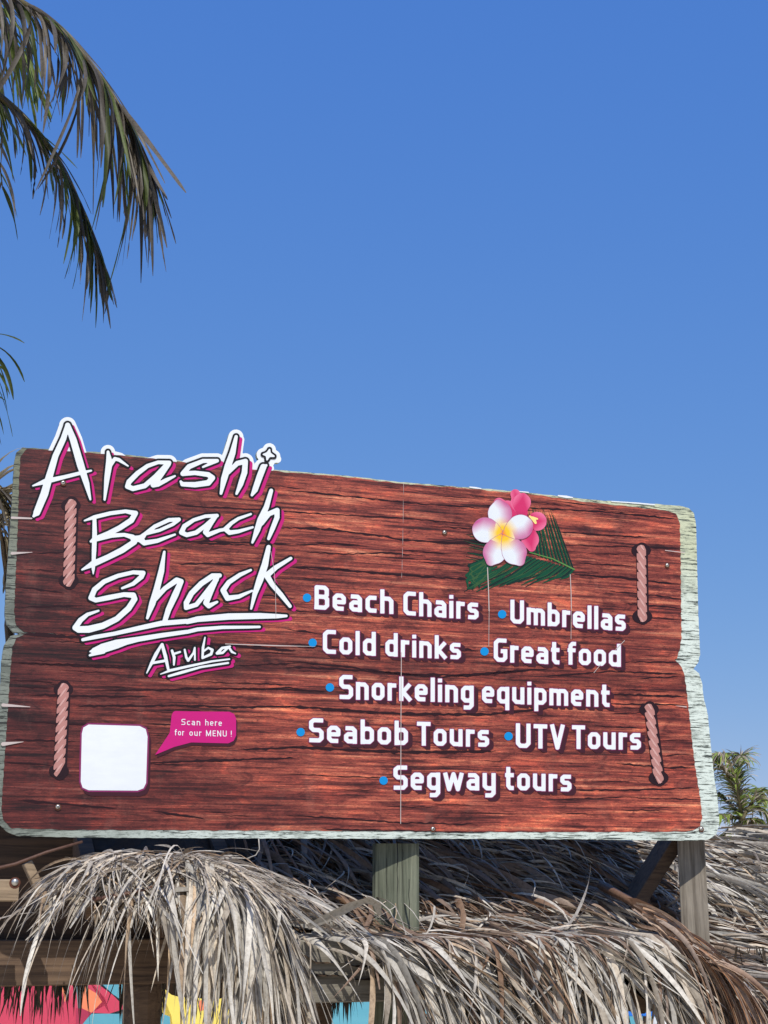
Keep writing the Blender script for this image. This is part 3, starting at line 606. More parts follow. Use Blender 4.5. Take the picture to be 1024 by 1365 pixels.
for t, x0, y0, x1, y1, c in (('Scan', 241.3, 966.6, 267, 967.3, 8.4), ('here', 273, 967.3, 295.8, 968, 8.4), ('for', 232.8, 980.4, 245.3, 980.8, 8.4), ('our', 252, 981, 268.3, 981.3, 8.4), ('MENU', 274, 981.6, 302.2, 982.2, 8.2), ('!', 307.2, 982.2, 308.8, 982.2, 8.0)):
    lines += word(t, x0, y0, x1, y1, c, gap=.16, pen=.06)[0]
sheet('bubble_text', sd_boxes(lines, 0.5), (230, 955, 312, 986), .0047, M_WHITE, sgn, bo, step=.42)
def thin(pts, w): return [(x, y, w) for x, y in pts]
scr = [thin([(537.5, 644), (536.5, 720), (535, 770)], .22), thin([(534.5, 870), (534, 960), (533.6, 1098)], .45), thin([(649.3, 757), (650.6, 785), (651.4, 815)], .6), thin([(651.4, 815), (651, 862)], .3), thin([(759.5, 766), (760.6, 790), (761, 812)], .5), thin([(761, 812), (760.5, 852)], .3),
    thin([(360.5, 735), (365, 760), (367, 790), (367.5, 825)], .3), [(16, 690.5, 1.6), (42, 691.5, 1.0)], [(16, 738, 1.9), (43, 736.5, .3)], [(4, 940, 2.2), (40, 942.5, .4)], [(4, 992, 2.6), (31, 989, .3)], thin([(820, 866), (832, 854)], .4), thin([(791, 897), (800, 886)], .35),
    [(300, 858.6, .5), (370, 861, .7), (420, 862, .2)], thin([(886, 734), (912, 737)], .5), [(900, 941, .2), (914, 942.5, .8)]]
for q in scr:
    xs = [p[0] for p in q]; ys = [p[1] for p in q]
    sheet('scratch', sd_strokes([q]), (min(xs) - 3, min(ys) - 3, max(xs) + 3, max(ys) + 3), .0050, M_SCR, sgn, step=0.5)
chips = [[(626, 649.5, .8), (634, 650.5, 1.1), (641, 651.5, .6)], [(744, 661, .9), (755, 662.5, 1.6), (763, 663.5, .7)], [(815, 668.5, .6), (850, 671, .9), (872, 673, .8)], [(690, 655, .5), (704, 656.5, .7)]]
for q in chips: sheet('chipped_edge', sd_strokes([q]), (q[0][0] - 3, q[0][1] - 4, q[-1][0] + 3, q[-1][1] + 4), .0028, M_WHITE, sgn, step=.6)
def dome(c, r, h, n=12):
    vs = [c + Vector((0, -h, 0))]; fs = []
    for k in range(1, 4):
        a = k / 3 * math.pi / 2
        for i in range(n):
            b = 2 * math.pi * i / n; vs.append(c + Vector((math.cos(b) * r * math.sin(a), -h * math.cos(a), math.sin(b) * r * math.sin(a))))
    for i in range(n): fs.append((0, 1 + i, 1 + (i + 1) % n))
    for k in range(2):
        for i in range(n): fs.append((1 + k * n + i, 1 + (k + 1) * n + i, 1 + (k + 1) * n + (i + 1) % n, 1 + k * n + (i + 1) % n))
    return vs, fs
for x, y in ((84, 644), (592, 710), (888.7, 753.7), (77, 1075.5), (576.5, 1105), (934, 1105)):
    c = P(x, y); c.y = -0.005; v, f = dome(c, .0075, .005); s_ = fobj('screw', v, f, M_SCREW, sgn, smooth=True)
    c2 = c + Vector((0, -.0042, 0)); v, f = dome(c2, .003, .0016, 8); fobj('screw_socket', v, f, M_BLACK, sgn, s_)
    c3 = c.copy(); c3.y = -.0049; v, f = dome(c3 + Vector((.001, 0, -.0015)), .0105, .0004, 14); fobj('rust_ring', v, f, M_RUST, sgn, s_)

# ------------------------------------------------------------------ ground, sea
def rows(name, ys, zs, x, mat, label, jit=0.0):
    vs = []; fs = []; nx = 24
    for y, z in zip(ys, zs):
        for i in range(nx + 1):
            xx = -x + 2 * x * i / nx; vs.append((xx, y, z + jit * math.sin(xx * .7 + y)))
    for j in range(len(ys) - 1):
        for i in range(nx): a = j * (nx + 1) + i; fs.append((a, a + 1, a + nx + 2, a + nx + 1))
    o = mesh_obj(name, vs, fs, mat, smooth=True); tag(o, label, name, kind='structure'); return o
ms = NT('beach_sand'); n = ms.noise(ms.coord((1, 1, 1)), 3, 9, 0.7)
ms.base(ms.ramp(n, [(0.3, lin(196, 180, 150)), (0.7, lin(224, 210, 184))])); ms.rough(0.95); ms.bump(n, 0.5, 0.03)
rows('sand', [-3000, -200, -60, -20, 0, 10, 20, 26, 32, 38, 60, 200, 4000], [0, 0, 0, 0, 0, 0, 0, -.2, -.6, -1.2, -2.5, -6, -8], 3500, ms.m, 'pale beach sand sloping into the sea')
mw = NT('sea_water'); n1 = mw.noise(mw.coord((.5, 1.2, 1)), 1.4, 7, 0.6); n2 = mw.noise(mw.coord((.03, .05, 1)), 1, 4)
mw.base(mw.ramp(n2, [(0.35, lin(92, 158, 160)), (0.65, lin(112, 174, 172))])); mw.rough(0.6); mw.b.inputs['Specular IOR Level'].default_value = 0.2; mw.bump(n1, 0.6, 0.08); mw.b.inputs['IOR'].default_value = 1.33
rows('sea', [28, 45, 80, 150, 400, 1200, 6000], [-.8] * 7, 4500, mw.m, 'turquoise sea seen below the hut beam')
mf = plain('foam_white', (.8, .82, .84, 1), .8)
fv = []; ff = []; rq = random.Random(9)
for k in range(26):
    c = at(rq.uniform(362, 380), rq.uniform(1351, 1359), 40); t = (-.795 - CZ) / (c.z - CZ); c = CAMP + (c - CAMP) * t; c.z = -.79; b = len(fv)
    for i in range(7): a = i / 7 * 6.283; fv.append(c + Vector((math.cos(a) * rq.uniform(.03, .09), math.sin(a) * rq.uniform(.2, .5), rq.uniform(0, .02))))
    ff.append(tuple(range(b, b + 7)))
tag(mesh_obj('wave_foam', fv, ff, mf), 'small white patches of foam on the turquoise water', 'foam', kind='stuff')

# ------------------------------------------------------------------ blades (leaf strips)
def blade_mesh(path, w, roll, fold=0.35, side_hint=None, tip=0.02, root=0.55, taper=.75, blunt=0):
    vs = []; fs = []; n = len(path)
    for k, p in enumerate(path):
        t = (path[min(k + 1, n - 1)] - path[max(k - 1, 0)]).normalized()
        s = t.cross(side_hint if side_hint is not None else Vector((0, 0, 1)))
        if s.length < .08: s = t.cross(Vector((0, -1, .2)))
        s.normalize(); nn = s.cross(t)
        ang = roll + 0.5 * math.sin(k * .5 + roll * 3); s2 = s * math.cos(ang) + nn * math.sin(ang); n2 = s2.cross(t)
        q = k / (n - 1); ww = w * .5 * (root + (1 - root) * min(1, q / .22)) * min(1.0, ((1 - q) / .5) ** taper + tip + blunt)
        vs += [p - s2 * ww, p + n2 * (ww * fold), p + s2 * ww]
        if k: a = (k - 1) * 3; fs += [(a, a + 1, a + 4, a + 3), (a + 1, a + 2, a + 5, a + 4)]
    return vs, fs
# roof surface in the sign frame
BV = -0.13                                              # front plane of the front beam
zBT = float(SL(500, 1250, BV)[1]); zBB = float(SL(500, 1333, BV)[1])
U = lambda px, v=0.0, py=1200: float(SL(px, py, v)[0])
uh = U(215, -.15); uL = U(45, -.15)
VE, VR = -0.17, 0.95
uD0, uD1 = U(760, 0), U(930, 0)
def zroof(u, v):
    if v < VE - 0.02: return -9
    vv = v if v < VR else VR - (v - VR) * 1.35
    t = max(0, min(1, (u - uD0) / (uD1 - uD0))); t = t * t * (3 - 2 * t); back = v > VR
    z = zBT - .075 + .15 * (vv - VE) + .47 * max(0, vv - .04) - .24 * t + .13 * t * max(0, min(1, v))- (.25 * max(0, -vv) if back else 0)
    d = u - uh; s = .37 if d < 0 else .40
    z += (.25 - .06 * max(0, min(1, v / .6))) * math.exp(-(d / s) ** 4)
    if u < uL - .05: return -9
    return z
def fall(p, d, L, n, g, lift, rg, wind=0.0, coll=True):
    path = [p.copy()]; st = L / n
    for k in range(n):
        d = (d + Vector((wind, 0, -g * st))).normalized(); q = p + d * st
        if coll:
            zr = zroof(q.x, q.y) + lift
            if zr > q.z and q.y > VE: q.z = zr
            if q.y > VE - .03 and q.z < zBT and q.y < .1: q.y = min(q.y, VE - .03 - rg.uniform(0, .05))
            d = (q - p).normalized()
            if q.z < zBT + .1: d.y = max(d.y, -.25)      # hanging ends stop travelling forward
        p = q; path.append(p.copy())
    return path
def grey(rg, warm=0.0, k=1.0):
    a = (.20 + .42 * rg.random()) * k
    w = rg.random()
    a *= 1.22; c = (a, a * .92, a * .79) if w < .7 else (a * 1.0, a * .85, a * .66) if w < .93 else (a * .8, a * .58, a * .38)
    if warm: c = mixc(c, (.34, .165, .08), warm * rg.uniform(.6, 1))
    return c
hut = frame_root('thatched_hut', (0, .3, 0), label='grey timber beach hut roofed with dry palm thatch under the sign', cat='hut')
M_BEAM = lumber('grey_beam_timber', lin(112, 106, 94), lin(134, 128, 116), lin(70, 64, 56), (1.2, 30, 30))
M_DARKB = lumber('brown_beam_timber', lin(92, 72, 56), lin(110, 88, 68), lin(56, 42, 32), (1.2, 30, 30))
M_TAN = lumber('tan_plank_timber', lin(142, 122, 98), lin(160, 138, 112), lin(96, 78, 60), (1.5, 30, 22))
M_GREEN = lumber('green_treated_post', lin(98, 102, 84), lin(122, 124, 104), lin(58, 60, 46), (26, 26, 1.1))
M_SQ = lumber('grey_square_post', lin(126, 116, 102), lin(158, 148, 132), lin(84, 74, 62), (34, 34, 1.3))
M_UND = plain('old_thatch_underlay', lin(70, 50, 31), .95, 0, .4, 40)

def beam(name, px0, px1, py0, py1, v, th, mat, label=None, py_ref=None):
    a0 = P(px0, py_ref or py0, v); a1 = P(px1, py_ref or py0, v); zt = float(SL((px0 + px1) / 2, py0, v)[1]); zb = float(SL((px0 + px1) / 2, py1, v)[1])
    vs, fs = box_vf((a0.x, v + th / 2, (zt + zb) / 2), (a1.x, v + th / 2, (zt + zb) / 2), th, zt - zb, bev=.004, seg=10)
    o = fobj(name, vs, fs, mat, hut)
    if label: o['label'] = label
    return o
beam('beam', 384, 815, 1251, 1333, BV, .05, M_BEAM, 'grey front beam under the eave')
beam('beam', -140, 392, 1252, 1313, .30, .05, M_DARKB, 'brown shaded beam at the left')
beam('plank', -140, 26, 1172, 1202, .05, .04, M_TAN, 'short tan plank end with a screw at the left edge')
beam('plank', -140, 210, 1096, 1262, .36, .03, lumber('shade_dark_timber', lin(66, 50, 38), lin(84, 64, 48), lin(40, 30, 24), (1.2, 30, 30)), 'wide brown board at the left edge under the sign, darkened for shade')  # board enlarged and its timber darkened to stand in for roof shade
v, f = box_vf(P(36, 1150, .1), P(64, 1212, .1), .03, .07, Vector((0, 1, 0)), .003); fobj('brace', v, f, M_TAN, hut)
c = P(20, 1176, .05); c.y = .048; v, f = dome(c, .012, .008); s_ = fobj('screw', v, f, M_SCREW, hut, smooth=True); fobj('rust_ring', *dome(c + Vector((0, .0012, -.002)), .018, .0012, 14), M_RUST, hut, s_)
for px, v_, r in ((190, .38, .066), (412, .45, .085), (700, .05, .08), (1090, .05, .08), (-60, .38, .085)):
    u = U(px, v_, 1330); zt = zBT - .03; zt = min(zt, zroof(u, v_) - .03) if zroof(u, v_) > 0 else zt
    fobj('post', *tube_vf([(u, v_, 0), (u, v_, zt * .5), (u, v_, zt)], r, 14), M_DARKB, hut)
for k in range(9):                                      # rafters under the thatch
    u = uL + .2 + k * .48
    fobj('rafter', *box_vf((u, -.07, zroof(u, -.07) - .07), (u, VR, zroof(u, VR) - .07), .05, .09), M_DARKB, hut)
uu = np.linspace(U(125, -.1), 3.0, 90); vv = np.linspace(VE + .02, 2 * VR - VE, 30)
vs = [(a, b, zroof(a, b) - .015 + .008 * math.sin(a * 37 + b * 23)) for b in vv for a in uu]; nu = len(uu)
fs = [(j * nu + i, j * nu + i + 1, (j + 1) * nu + i + 1, (j + 1) * nu + i) for j in range(len(vv) - 1) for i in range(nu - 1)]
n0 = len(vs); vs += [(x, y, z - .04) for x, y, z in vs]; fs += [tuple(i + n0 for i in q)[::-1] for q in fs]
fobj('thatch_underlay', vs, fs, M_UND, hut)

ZSB = float(SL(300, 1117)[1])
class Bunch:
    def __init__(s, clip=False): s.v = []; s.f = []; s.c = []; s.clip = clip
    def add(s, path, w, roll, col, **k):
        if s.clip and any(q.z > ZSB - .006 - w * .5 and q.y < .07 for q in path): return
        v, f = blade_mesh(path, w, roll, **k); o = len(s.v); s.v += v; s.f += [tuple(i + o for i in q) for q in f]; s.c += [col] * len(v)
    def rod(s, path, r0, r1, col, n=6):
        v, f = tube_vf(path, [r0 + (r1 - r0) * k / (len(path) - 1) for k in range(len(path))], n); o = len(s.v); s.v += v; s.f += [tuple(i + o for i in q) for q in f]; s.c += [col] * len(v)
rg = random.Random(21)
def flow(px):                                            # sideways lean of the leaves by place
    return float(np.interp(px, [0, 120, 220, 280, 340, 450, 620, 800, 1000], [-1.1, -.8, -.35, 0.0, .6, 1.5, 1.7, 1.5, 1.9]))
def px_of(u, v, z):
    w = W((u, v, z)) - CAMP; return 512 + FPX * w.x / w.dot(FWD)
def hidden_gap(path):
    for q in path[3::3]:
        w = W(q) - CAMP
        if 512 + FPX * w.x / w.dot(FWD) < 50: return rg.random() < .97
    for q in path:
        if zBB - .12 < q.z < zBB + .03 and q.y < .6:
            w = W(q) - CAMP; px = 512 + FPX * w.x / w.dot(FWD)
            if 836 < px < 860 or 866 < px < 878 or 884 < px < 890: return rg.random() < .96
    for q in path:
        if q.z < zBT - .005 and q.y < .3:
            w = W(q) - CAMP; px = 512 + FPX * w.x / w.dot(FWD)
            if 396 < px < 478: return rg.random() < .985
            if 602 < px < 634: return rg.random() < .95
            if px < 62: return True
            if px < 205: return rg.random() < .985
            if px < 290: return rg.random() < .62
            if px < 398: return rg.random() < .42
            return False
    return False
def frond_on_roof(u0, v0, nb, spread, Lr, g, warm=0.0, wr=(.010, .024), name='palm_frond', kk=1.0, lean=None, rib=True, label=None):
    b = Bunch(True); z0 = zroof(u0, v0) + .01; brown_shade = v0 > .16 and u0 < uD1 + .1 
    if brown_shade: warm = max(warm, .5); kk = kk * .42  # browner back-slope leaves, colour also darkened for the shade behind the sign
    fx = lean if lean is not None else flow(px_of(u0, v0, z0))
    d0 = Vector((fx, -1, 0)).normalized(); side = Vector((1, fx, 0)).normalized(); base_l = rg.uniform(.004, .05)
    for k in range(nb):
        a = rg.uniform(-spread, spread); t = rg.uniform(-.5, .5); p = Vector((u0, v0, 0)) + side * (a * .25) + d0 * t * .35
        if p.y < VE: p.y = VE + rg.uniform(.005, .05)
        zz = zroof(p.x, p.y)
        if zz < 0: continue
        lift = base_l * .7 + rg.uniform(0, .022); p.z = zz + lift
        d = (d0 + side * (a * .9 + rg.gauss(0, .22)) + Vector((0, 0, rg.uniform(-.02, .12)))).normalized()
        L = rg.uniform(*Lr); path = fall(p, d, L, 11, g * rg.uniform(.7, 1.5), lift, rg, rg.gauss(0, .06))
        if hidden_gap(path): continue
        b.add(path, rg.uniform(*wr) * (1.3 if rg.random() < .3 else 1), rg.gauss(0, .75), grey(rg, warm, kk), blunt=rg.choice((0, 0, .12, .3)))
    if rib and rg.random() < .35:
        p = Vector((u0, v0, zroof(u0, v0) + base_l + .01)); pp = fall(p, d0, .42, 9, 3.0, base_l + .01, rg)
        if not hidden_gap(pp) and not any(q.z > ZSB - .03 and q.y < .1 for q in pp): b.rod(pp, .006, .003, grey(rg, .4, .8))
    o = fobj(name, b.v, b.f, M_LEAF, hut, cols=b.c, smooth=True)
    if label: o['label'] = label
    return o
# upper slope, from the ridge down towards the eave
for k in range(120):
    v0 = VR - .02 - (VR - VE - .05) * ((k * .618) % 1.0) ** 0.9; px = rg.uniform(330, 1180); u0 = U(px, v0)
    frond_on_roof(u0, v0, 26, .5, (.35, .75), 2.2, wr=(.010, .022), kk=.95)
# eave fringe with its gaps
dens = lambda px: float(np.interp(px, [330, 395, 405, 470, 480, 500, 575, 600, 612, 624, 640, 1100], [1, 1, .10, .10, .6, 1, 1, .5, .12, .2, 1, 1]))
k = 0
while k < 78:
    px = rg.uniform(335, 1120)
    if rg.random() > dens(px): continue
    k += 1; u0 = U(px - 45, -.05)
    frond_on_roof(u0, rg.uniform(-.12, .0), 22, .26, (.40, .78), 4.2, wr=(.009, .023), lean=rg.uniform(.5, 1.7) if px > 420 else .2, rib=False, kk=1.0)
# the hump at the left, leaves fanning from under the sign
for k in range(30):
    px = 92 + 256 * ((k * .618) % 1.0); u0 = U(px, -.1, 1140); frond_on_roof(u0, rg.uniform(-.15, -.02), 19, .34, (.30, .66 if px > 130 else .5), 5.5, wr=(.006, .013) if px < 190 else (.008, .022), lean=float(np.interp(px, [50, 130, 220, 300, 350], [-.5, -.42, -.3, .0, .5])), rib=False, kk=1.08)
for k in range(20):
    px = 330 + 80 * rg.random(); u0 = U(px, -.12, 1200); frond_on_roof(u0, rg.uniform(-.15, -.08), 14, .3, (.4, .62), 7.0, wr=(.009, .02), lean=float(np.interp(px, [330, 400], [-.2, -.1])), rib=False, kk=1.1)
# the bunch that fans out and hangs in front of the beam end
for (px, py, nb) in ((318, 1208, 46), (262, 1150, 20), (348, 1232, 14)):
    b = Bunch(True); c0 = P(px, py, -.22)
    for k in range(nb):
        a = rg.gauss(.02, .28); d = Vector((math.sin(a), -.35, -math.cos(a) * .9 + .45)).normalized(); p = c0 + Vector((rg.uniform(-.05, .05), rg.uniform(-.02, .02), rg.uniform(-.02, .02)))
        b.add(fall(p, d, rg.uniform(.34, .56), 11, 7.5, 0, rg, a * .12, coll=False), rg.uniform(.012, .026), rg.gauss(0, .5), grey(rg, 0, 1.12))
    fobj('palm_frond', b.v, b.f, M_LEAF, hut, cols=b.c, smooth=True)
# long thin strands trailing over the left beam
b = Bunch(True)
for k in range(46):
    px = rg.uniform(105, 280); p = P(px, rg.uniform(1135, 1165), -.2 + rg.uniform(0, .06)); d = Vector((rg.gauss(-.62, .22), -.25, rg.uniform(-.1, .25))).normalized()
    b.add(fall(p, d, rg.uniform(.35, .62), 11, rg.uniform(3, 6), 0, rg, 0, coll=False), rg.uniform(.004, .011), rg.gauss(0, .8), grey(rg, .1, .95))
tag(fobj('trailing_strands', b.v, b.f, M_LEAF, hut, cols=b.c, smooth=True), kind='stuff')
# loose criss-crossing blades
b = Bunch(True)
for k in range(2000):
    px = rg.uniform(60, 1150); v0 = rg.uniform(-.14, VR - .1) if px > 340 else rg.uniform(-.15, .05); u0 = U(px, v0); z = zroof(u0, v0)
    if z < 0: continue
    fx = flow(px) + rg.gauss(0, .9); lift = rg.uniform(.02, .075); d = Vector((fx, -1, rg.uniform(0, .5))).normalized()
    pp = fall(Vector((u0, v0, z + lift)), d, rg.uniform(.12, .5), 8, 3.0, lift * .8, rg, rg.gauss(0, .1))
    if hidden_gap(pp): continue
    b.add(pp, rg.uniform(.0025, .012), rg.gauss(0, 1.0), grey(rg, .12, .95))
tag(fobj('loose_leaf_strips', b.v, b.f, M_LEAF, hut, cols=b.c, smooth=True), kind='stuff')
# inner dead leaves, coloured dark for shade, behind the left beam and along the back
b = Bunch(True)
for k in range(520):
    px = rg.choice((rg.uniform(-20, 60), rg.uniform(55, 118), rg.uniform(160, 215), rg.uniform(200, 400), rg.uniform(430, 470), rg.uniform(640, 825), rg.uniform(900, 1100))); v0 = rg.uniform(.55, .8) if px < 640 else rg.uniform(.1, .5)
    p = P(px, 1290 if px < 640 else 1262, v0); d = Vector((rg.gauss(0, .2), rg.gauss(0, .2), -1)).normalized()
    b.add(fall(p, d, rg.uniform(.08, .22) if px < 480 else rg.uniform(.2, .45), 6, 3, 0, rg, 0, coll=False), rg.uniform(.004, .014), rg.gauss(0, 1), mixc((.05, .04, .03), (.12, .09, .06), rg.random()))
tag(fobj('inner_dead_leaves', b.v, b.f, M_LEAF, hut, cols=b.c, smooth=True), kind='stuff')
# rust brown frond at the right, with its stalk
b = Bunch(True); st0 = P(830, 1198, .1); mid = P(905, 1245, -.12); end = P(1000, 1335, -.3)
b.rod([P(800, 1180, .2), P(842, 1202, .04), P(868, 1222, -.08), P(905, 1246, -.2), P(948, 1280, -.28), P(985, 1320, -.33), P(1010, 1370, -.35)], .016, .005, (.22, .12, .065), 8)
b.add([P(838, 1200, -.06), P(852, 1204, -.12), P(868, 1212, -.16), P(884, 1222, -.18), P(902, 1228, -.18)], .05, .3, (.34, .19, .11)); b.add([P(858, 1214, -.1), P(872, 1222, -.15), P(885, 1232, -.19), P(898, 1244, -.22)], .045, -.5, (.30, .16, .09))
for k in range(80):
    t = k / 79; p = P(845 + 110 * t + rg.uniform(-6, 6), 1208 + 78 * t + rg.uniform(-5, 5), -.17 - .2 * t); d = Vector((rg.gauss(.55, .16), -.35, rg.uniform(-.45, 0))).normalized()
    b.add(fall(p, d, rg.uniform(.35, .6), 11, rg.uniform(3.5, 6), 0, rg, 0, coll=False), rg.uniform(.008, .018), rg.gauss(0, .7), grey(rg, rg.uniform(.45, 1), 1.0))
tag(fobj('palm_frond', b.v, b.f, M_LEAF, hut, cols=b.c, smooth=True), 'rust brown frond drooping past the square post')
# stray stalks
for pts, r, cc in (([(-40, 1166), (20, 1152), (62, 1136), (110, 1122)], .006, (.12, .06, .04)), ([(112, 1201), (150, 1195), (190, 1187), (203, 1182)], .007, (.14, .07, .05)), ([(345, 1118), (346, 1132), (341, 1140), (330, 1144)], .0022, (.5, .46, .4))):
    b = Bunch(True); b.rod([P(x, y, -.27 if r > .003 else -.05) for x, y in pts], r, r * .7, cc); fobj('stalk', b.v, b.f, M_LEAF, hut, cols=b.c, smooth=True)
b = Bunch(True)
b.add([P(x, y, v_) for x, y, v_ in ((290, 1178, -.24), (262, 1184, -.27), (232, 1186, -.28), (205, 1192, -.29), (185, 1204, -.3), (170, 1222, -.3))], .022, .2, (.30, .27, .22))
fobj('curled_leaf', b.v, b.f, M_LEAF, hut, cols=b.c, smooth=True); b = Bunch()
b.add([P(x, y, v_) for x, y, v_ in ((410, 1236, -.24), (440, 1222, -.28), (468, 1208, -.31), (490, 1200, -.32), (503, 1206, -.3), (506, 1220, -.27), (495, 1222, -.25))], .036, .5, (.34, .31, .26))
fobj('curled_leaf', b.v, b.f, M_LEAF, hut, cols=b.c, smooth=True)

# ------------------------------------------------------------------ posts that carry the sign
rp = frame_root('timber_post', (U(530, .06, 1180), .105, 0), label='thick greenish flat faced timber post rising through the thatch below the middle of the sign', cat='post')
c = U(530, .04, 1180); r_ = (U(560, .04, 1180) - U(500, .04, 1180)) / 2; zt = float(SL(530, 1124, .03)[1])
tw = r_ * .985; fx_ = Vector((UD.x, VD.x, 0)); fy_ = Vector((-UD.y, -VD.y, 0)); pc = Vector((c + .028, .06 + tw, 0))
vs, fs = box_vf(pc, pc + Vector((0, 0, zt)), tw * 2, tw * 2, -fy_, .010, 8); fobj('post_shaft', vs, fs, M_GREEN, rp)
ck = []; cf_ = []; rk = random.Random(4)
for (x0, w_, z0, z1) in ((.004, .0016, zt - .30, zt), (-.035, .0009, zt - .42, zt - .05), (.045, .0010, zt - .5, zt - .12), (.02, .0008, zt - .2, zt - .02)):
    n_ = 14; b0 = len(ck); xx = x0
    for k in range(n_ + 1):
        q = k / n_; xx += rk.gauss(0, .0012); hw = w_ * (q * .9 + .1) * rk.uniform(.6, 1.3)
        for s_ in (-1, 1): ck.append(pc + fx_ * (xx + s_ * hw) + fy_ * (tw + .0012) + Vector((0, 0, z0 + (z1 - z0) * q)))
    cf_ += [(b0 + 2 * k, b0 + 2 * k + 1, b0 + 2 * k + 3, b0 + 2 * k + 2) for k in range(n_)]
tag(fobj('drying_cracks', ck, cf_, M_BLACK, rp), kind='stuff')
sv = .15; su = U(925, sv, 1200)
sp = frame_root('square_post', (su, sv, 0), label='weathered square timber post with diagonal brace under the right end of the sign', cat='post')
zt = float(SL(925, 1120, 0)[1]) + .45
v, f = box_vf((su, sv, 0), (su, sv, zt), .102, .102, Vector((math.cos(R(60)), math.sin(R(60)), 0)), .003, 4); fobj('post_shaft', v, f, M_SQ, sp)
v, f = box_vf(P(918, 1085, .23), P(838, 1212, .30), .05, .12, Vector((0, 1, 0)), .003); fobj('brace', v, f, M_DARKB, sp)
v, f = box_vf((su + .02, .05, zt - .12), (U(100, .05), .05, float(SL(300, 700, 0)[1])), .04, .07, Vector((0, 1, 0)), .002); fobj('sign_rail', v, f, M_DARKB, sp)

# ------------------------------------------------------------------ palms
def leaflet_path(p, d, L, n, g, wind=(0, 0, 0)):
    path = [p.copy()]; st = L / n
    for k in range(n):
        d = (d + Vector(wind) * st + Vector((0, 0, -g * st))).normalized(); p = p + d * st; path.append(p.copy())
    return path
def palm_cols(rg, dry):
    if rg.random() < dry: a = rg.uniform(.05, .18); return (a, a * .84, a * .64)
    a = rg.uniform(.5, 1.2); return (.085 * a, .11 * a, .022 * a)
def big_frond(root, pts, nl, Lr, wr, g, rg, dry, spread=1.0, fan=.6, r0=.022, each=True, wind=(0, 0, 0), label=None, curl=0.0, tone=1.0):
    """pts: world positions of the rachis. leaflets are sub-parts when `each`"""
    off = root.matrix_basis.translation; ps = [Vector(p) - off for p in pts]
    dense = []
    for i in range(len(ps) - 1):
        p0 = ps[max(i - 1, 0)]; p1 = ps[i]; p2 = ps[i + 1]; p3 = ps[min(i + 2, len(ps) - 1)]
        for k in range(8):
            t = k / 8; dense.append(.5 * ((2 * p1) + (p2 - p0) * t + (2 * p0 - 5 * p1 + 4 * p2 - p3) * t * t + (3 * p1 - p0 - 3 * p2 + p3) * t ** 3))
    dense.append(ps[-1]); N = len(dense)
    v, f = tube_vf(dense, [r0 * (1 - .85 * k / (N - 1)) for k in range(N)], 8)
    fr = mesh_obj('frond', v, f, M_PALM, root, cols=[(.16, .13, .06)] * len(v), smooth=True)
    if label: fr['label'] = label
    b = Bunch()
    for k in range(nl):
        t = (k + rg.random()) / nl; t = .04 + .96 * t; i = min(N - 2, int(t * (N - 1))); p = dense[i].lerp(dense[i + 1], t * (N - 1) - i)
        tg = (dense[i + 1] - dense[i]).normalized(); s = tg.cross(Vector((0, 0, 1)))
        if s.length < .1: s = Vector((1, 0, 0))
        s.normalize(); up = s.cross(tg); sgn_ = 1 if k % 2 else -1
        d = (tg * (fan + .5 * t) + s * (sgn_ * spread * rg.uniform(.55, 1.1)) + up * rg.uniform(-.1, .35)).normalized()
        L = rg.uniform(*Lr) * (.55 + 1.2 * t * (1.25 - t)) * (1 if t < .82 else .6)
        path = leaflet_path(p, d, L, 12, g * rg.uniform(.5, 1.5), tuple(q + rg.gauss(0, curl) for q in wind)); w = rg.uniform(*wr); c = tuple(q * tone for q in palm_cols(rg, dry))
        if each:
            v, f = blade_mesh(path, w, rg.gauss(0, .8), taper=.45, blunt=.16); mesh_obj('leaflet', v, f, M_PALM, fr, cols=[c] * len(v), smooth=True)
        else: b.add(path, w, rg.gauss(0, .5), c)
    if not each: tag(mesh_obj('leaflets', b.v, b.f, M_PALM, fr, cols=b.c, smooth=True), kind='stuff')
    return fr
M_TRUNK = lumber('palm_trunk_bark', lin(122, 106, 88), lin(150, 134, 112), lin(70, 58, 46), (4, 4, 26))
def trunk(root, base, top, r0, r1, bend=.3):
    n = 26; pts = []; rr = []
    for k in range(n + 1):
        t = k / n; p = Vector(base).lerp(Vector(top), t) + Vector((bend * math.sin(t * math.pi), 0, 0)); pts.append(p - root.matrix_basis.translation); rr.append((r0 + (r1 - r0) * t) * (1 + .05 * (k % 2)) * (1.25 if k == 0 else 1))
    mesh_obj('trunk', *tube_vf(pts, rr, 12), M_TRUNK, root, smooth=True)
rp1 = random.Random(8)
cr1 = at(-230, -95, 6.4)
pt1 = empty('coconut_palm', (cr1.x - .8, cr1.y + .3, 0), label='tall coconut palm whose two drooping fronds hang in at the upper left corner', cat='palm tree', group='coconut palms')
trunk(pt1, pt1.location, cr1 - Vector((0, 0, .1)), .17, .12, .2)
A = lambda px, py, y: at(px, py, y)
big_frond(pt1, [cr1, A(-90, -60, 6.3), A(10, -8, 6.2), A(75, 35, 6.1), A(125, 90, 6.05), A(160, 142, 6.0), A(182, 186, 6.0), A(194, 215, 6.0)], 190, (.44, .80), (.011, .023), 4.2, rp1, .80, .62, 1.5, curl=.8, label='upper drooping frond with long greyed leaflets')
big_frond(pt1, [cr1 + Vector((0, .1, -.1)), A(-90, 60, 6.5), A(0, 128, 6.5), A(45, 170, 6.5), A(82, 220, 6.5), A(108, 275, 6.5), A(126, 322, 6.5), A(136, 352, 6.5)], 150, (.30, .56), (.009, .020), 4.2, rp1, .60, .50, 1.6, curl=.8, label='lower dark frond pointing down with thin tips')
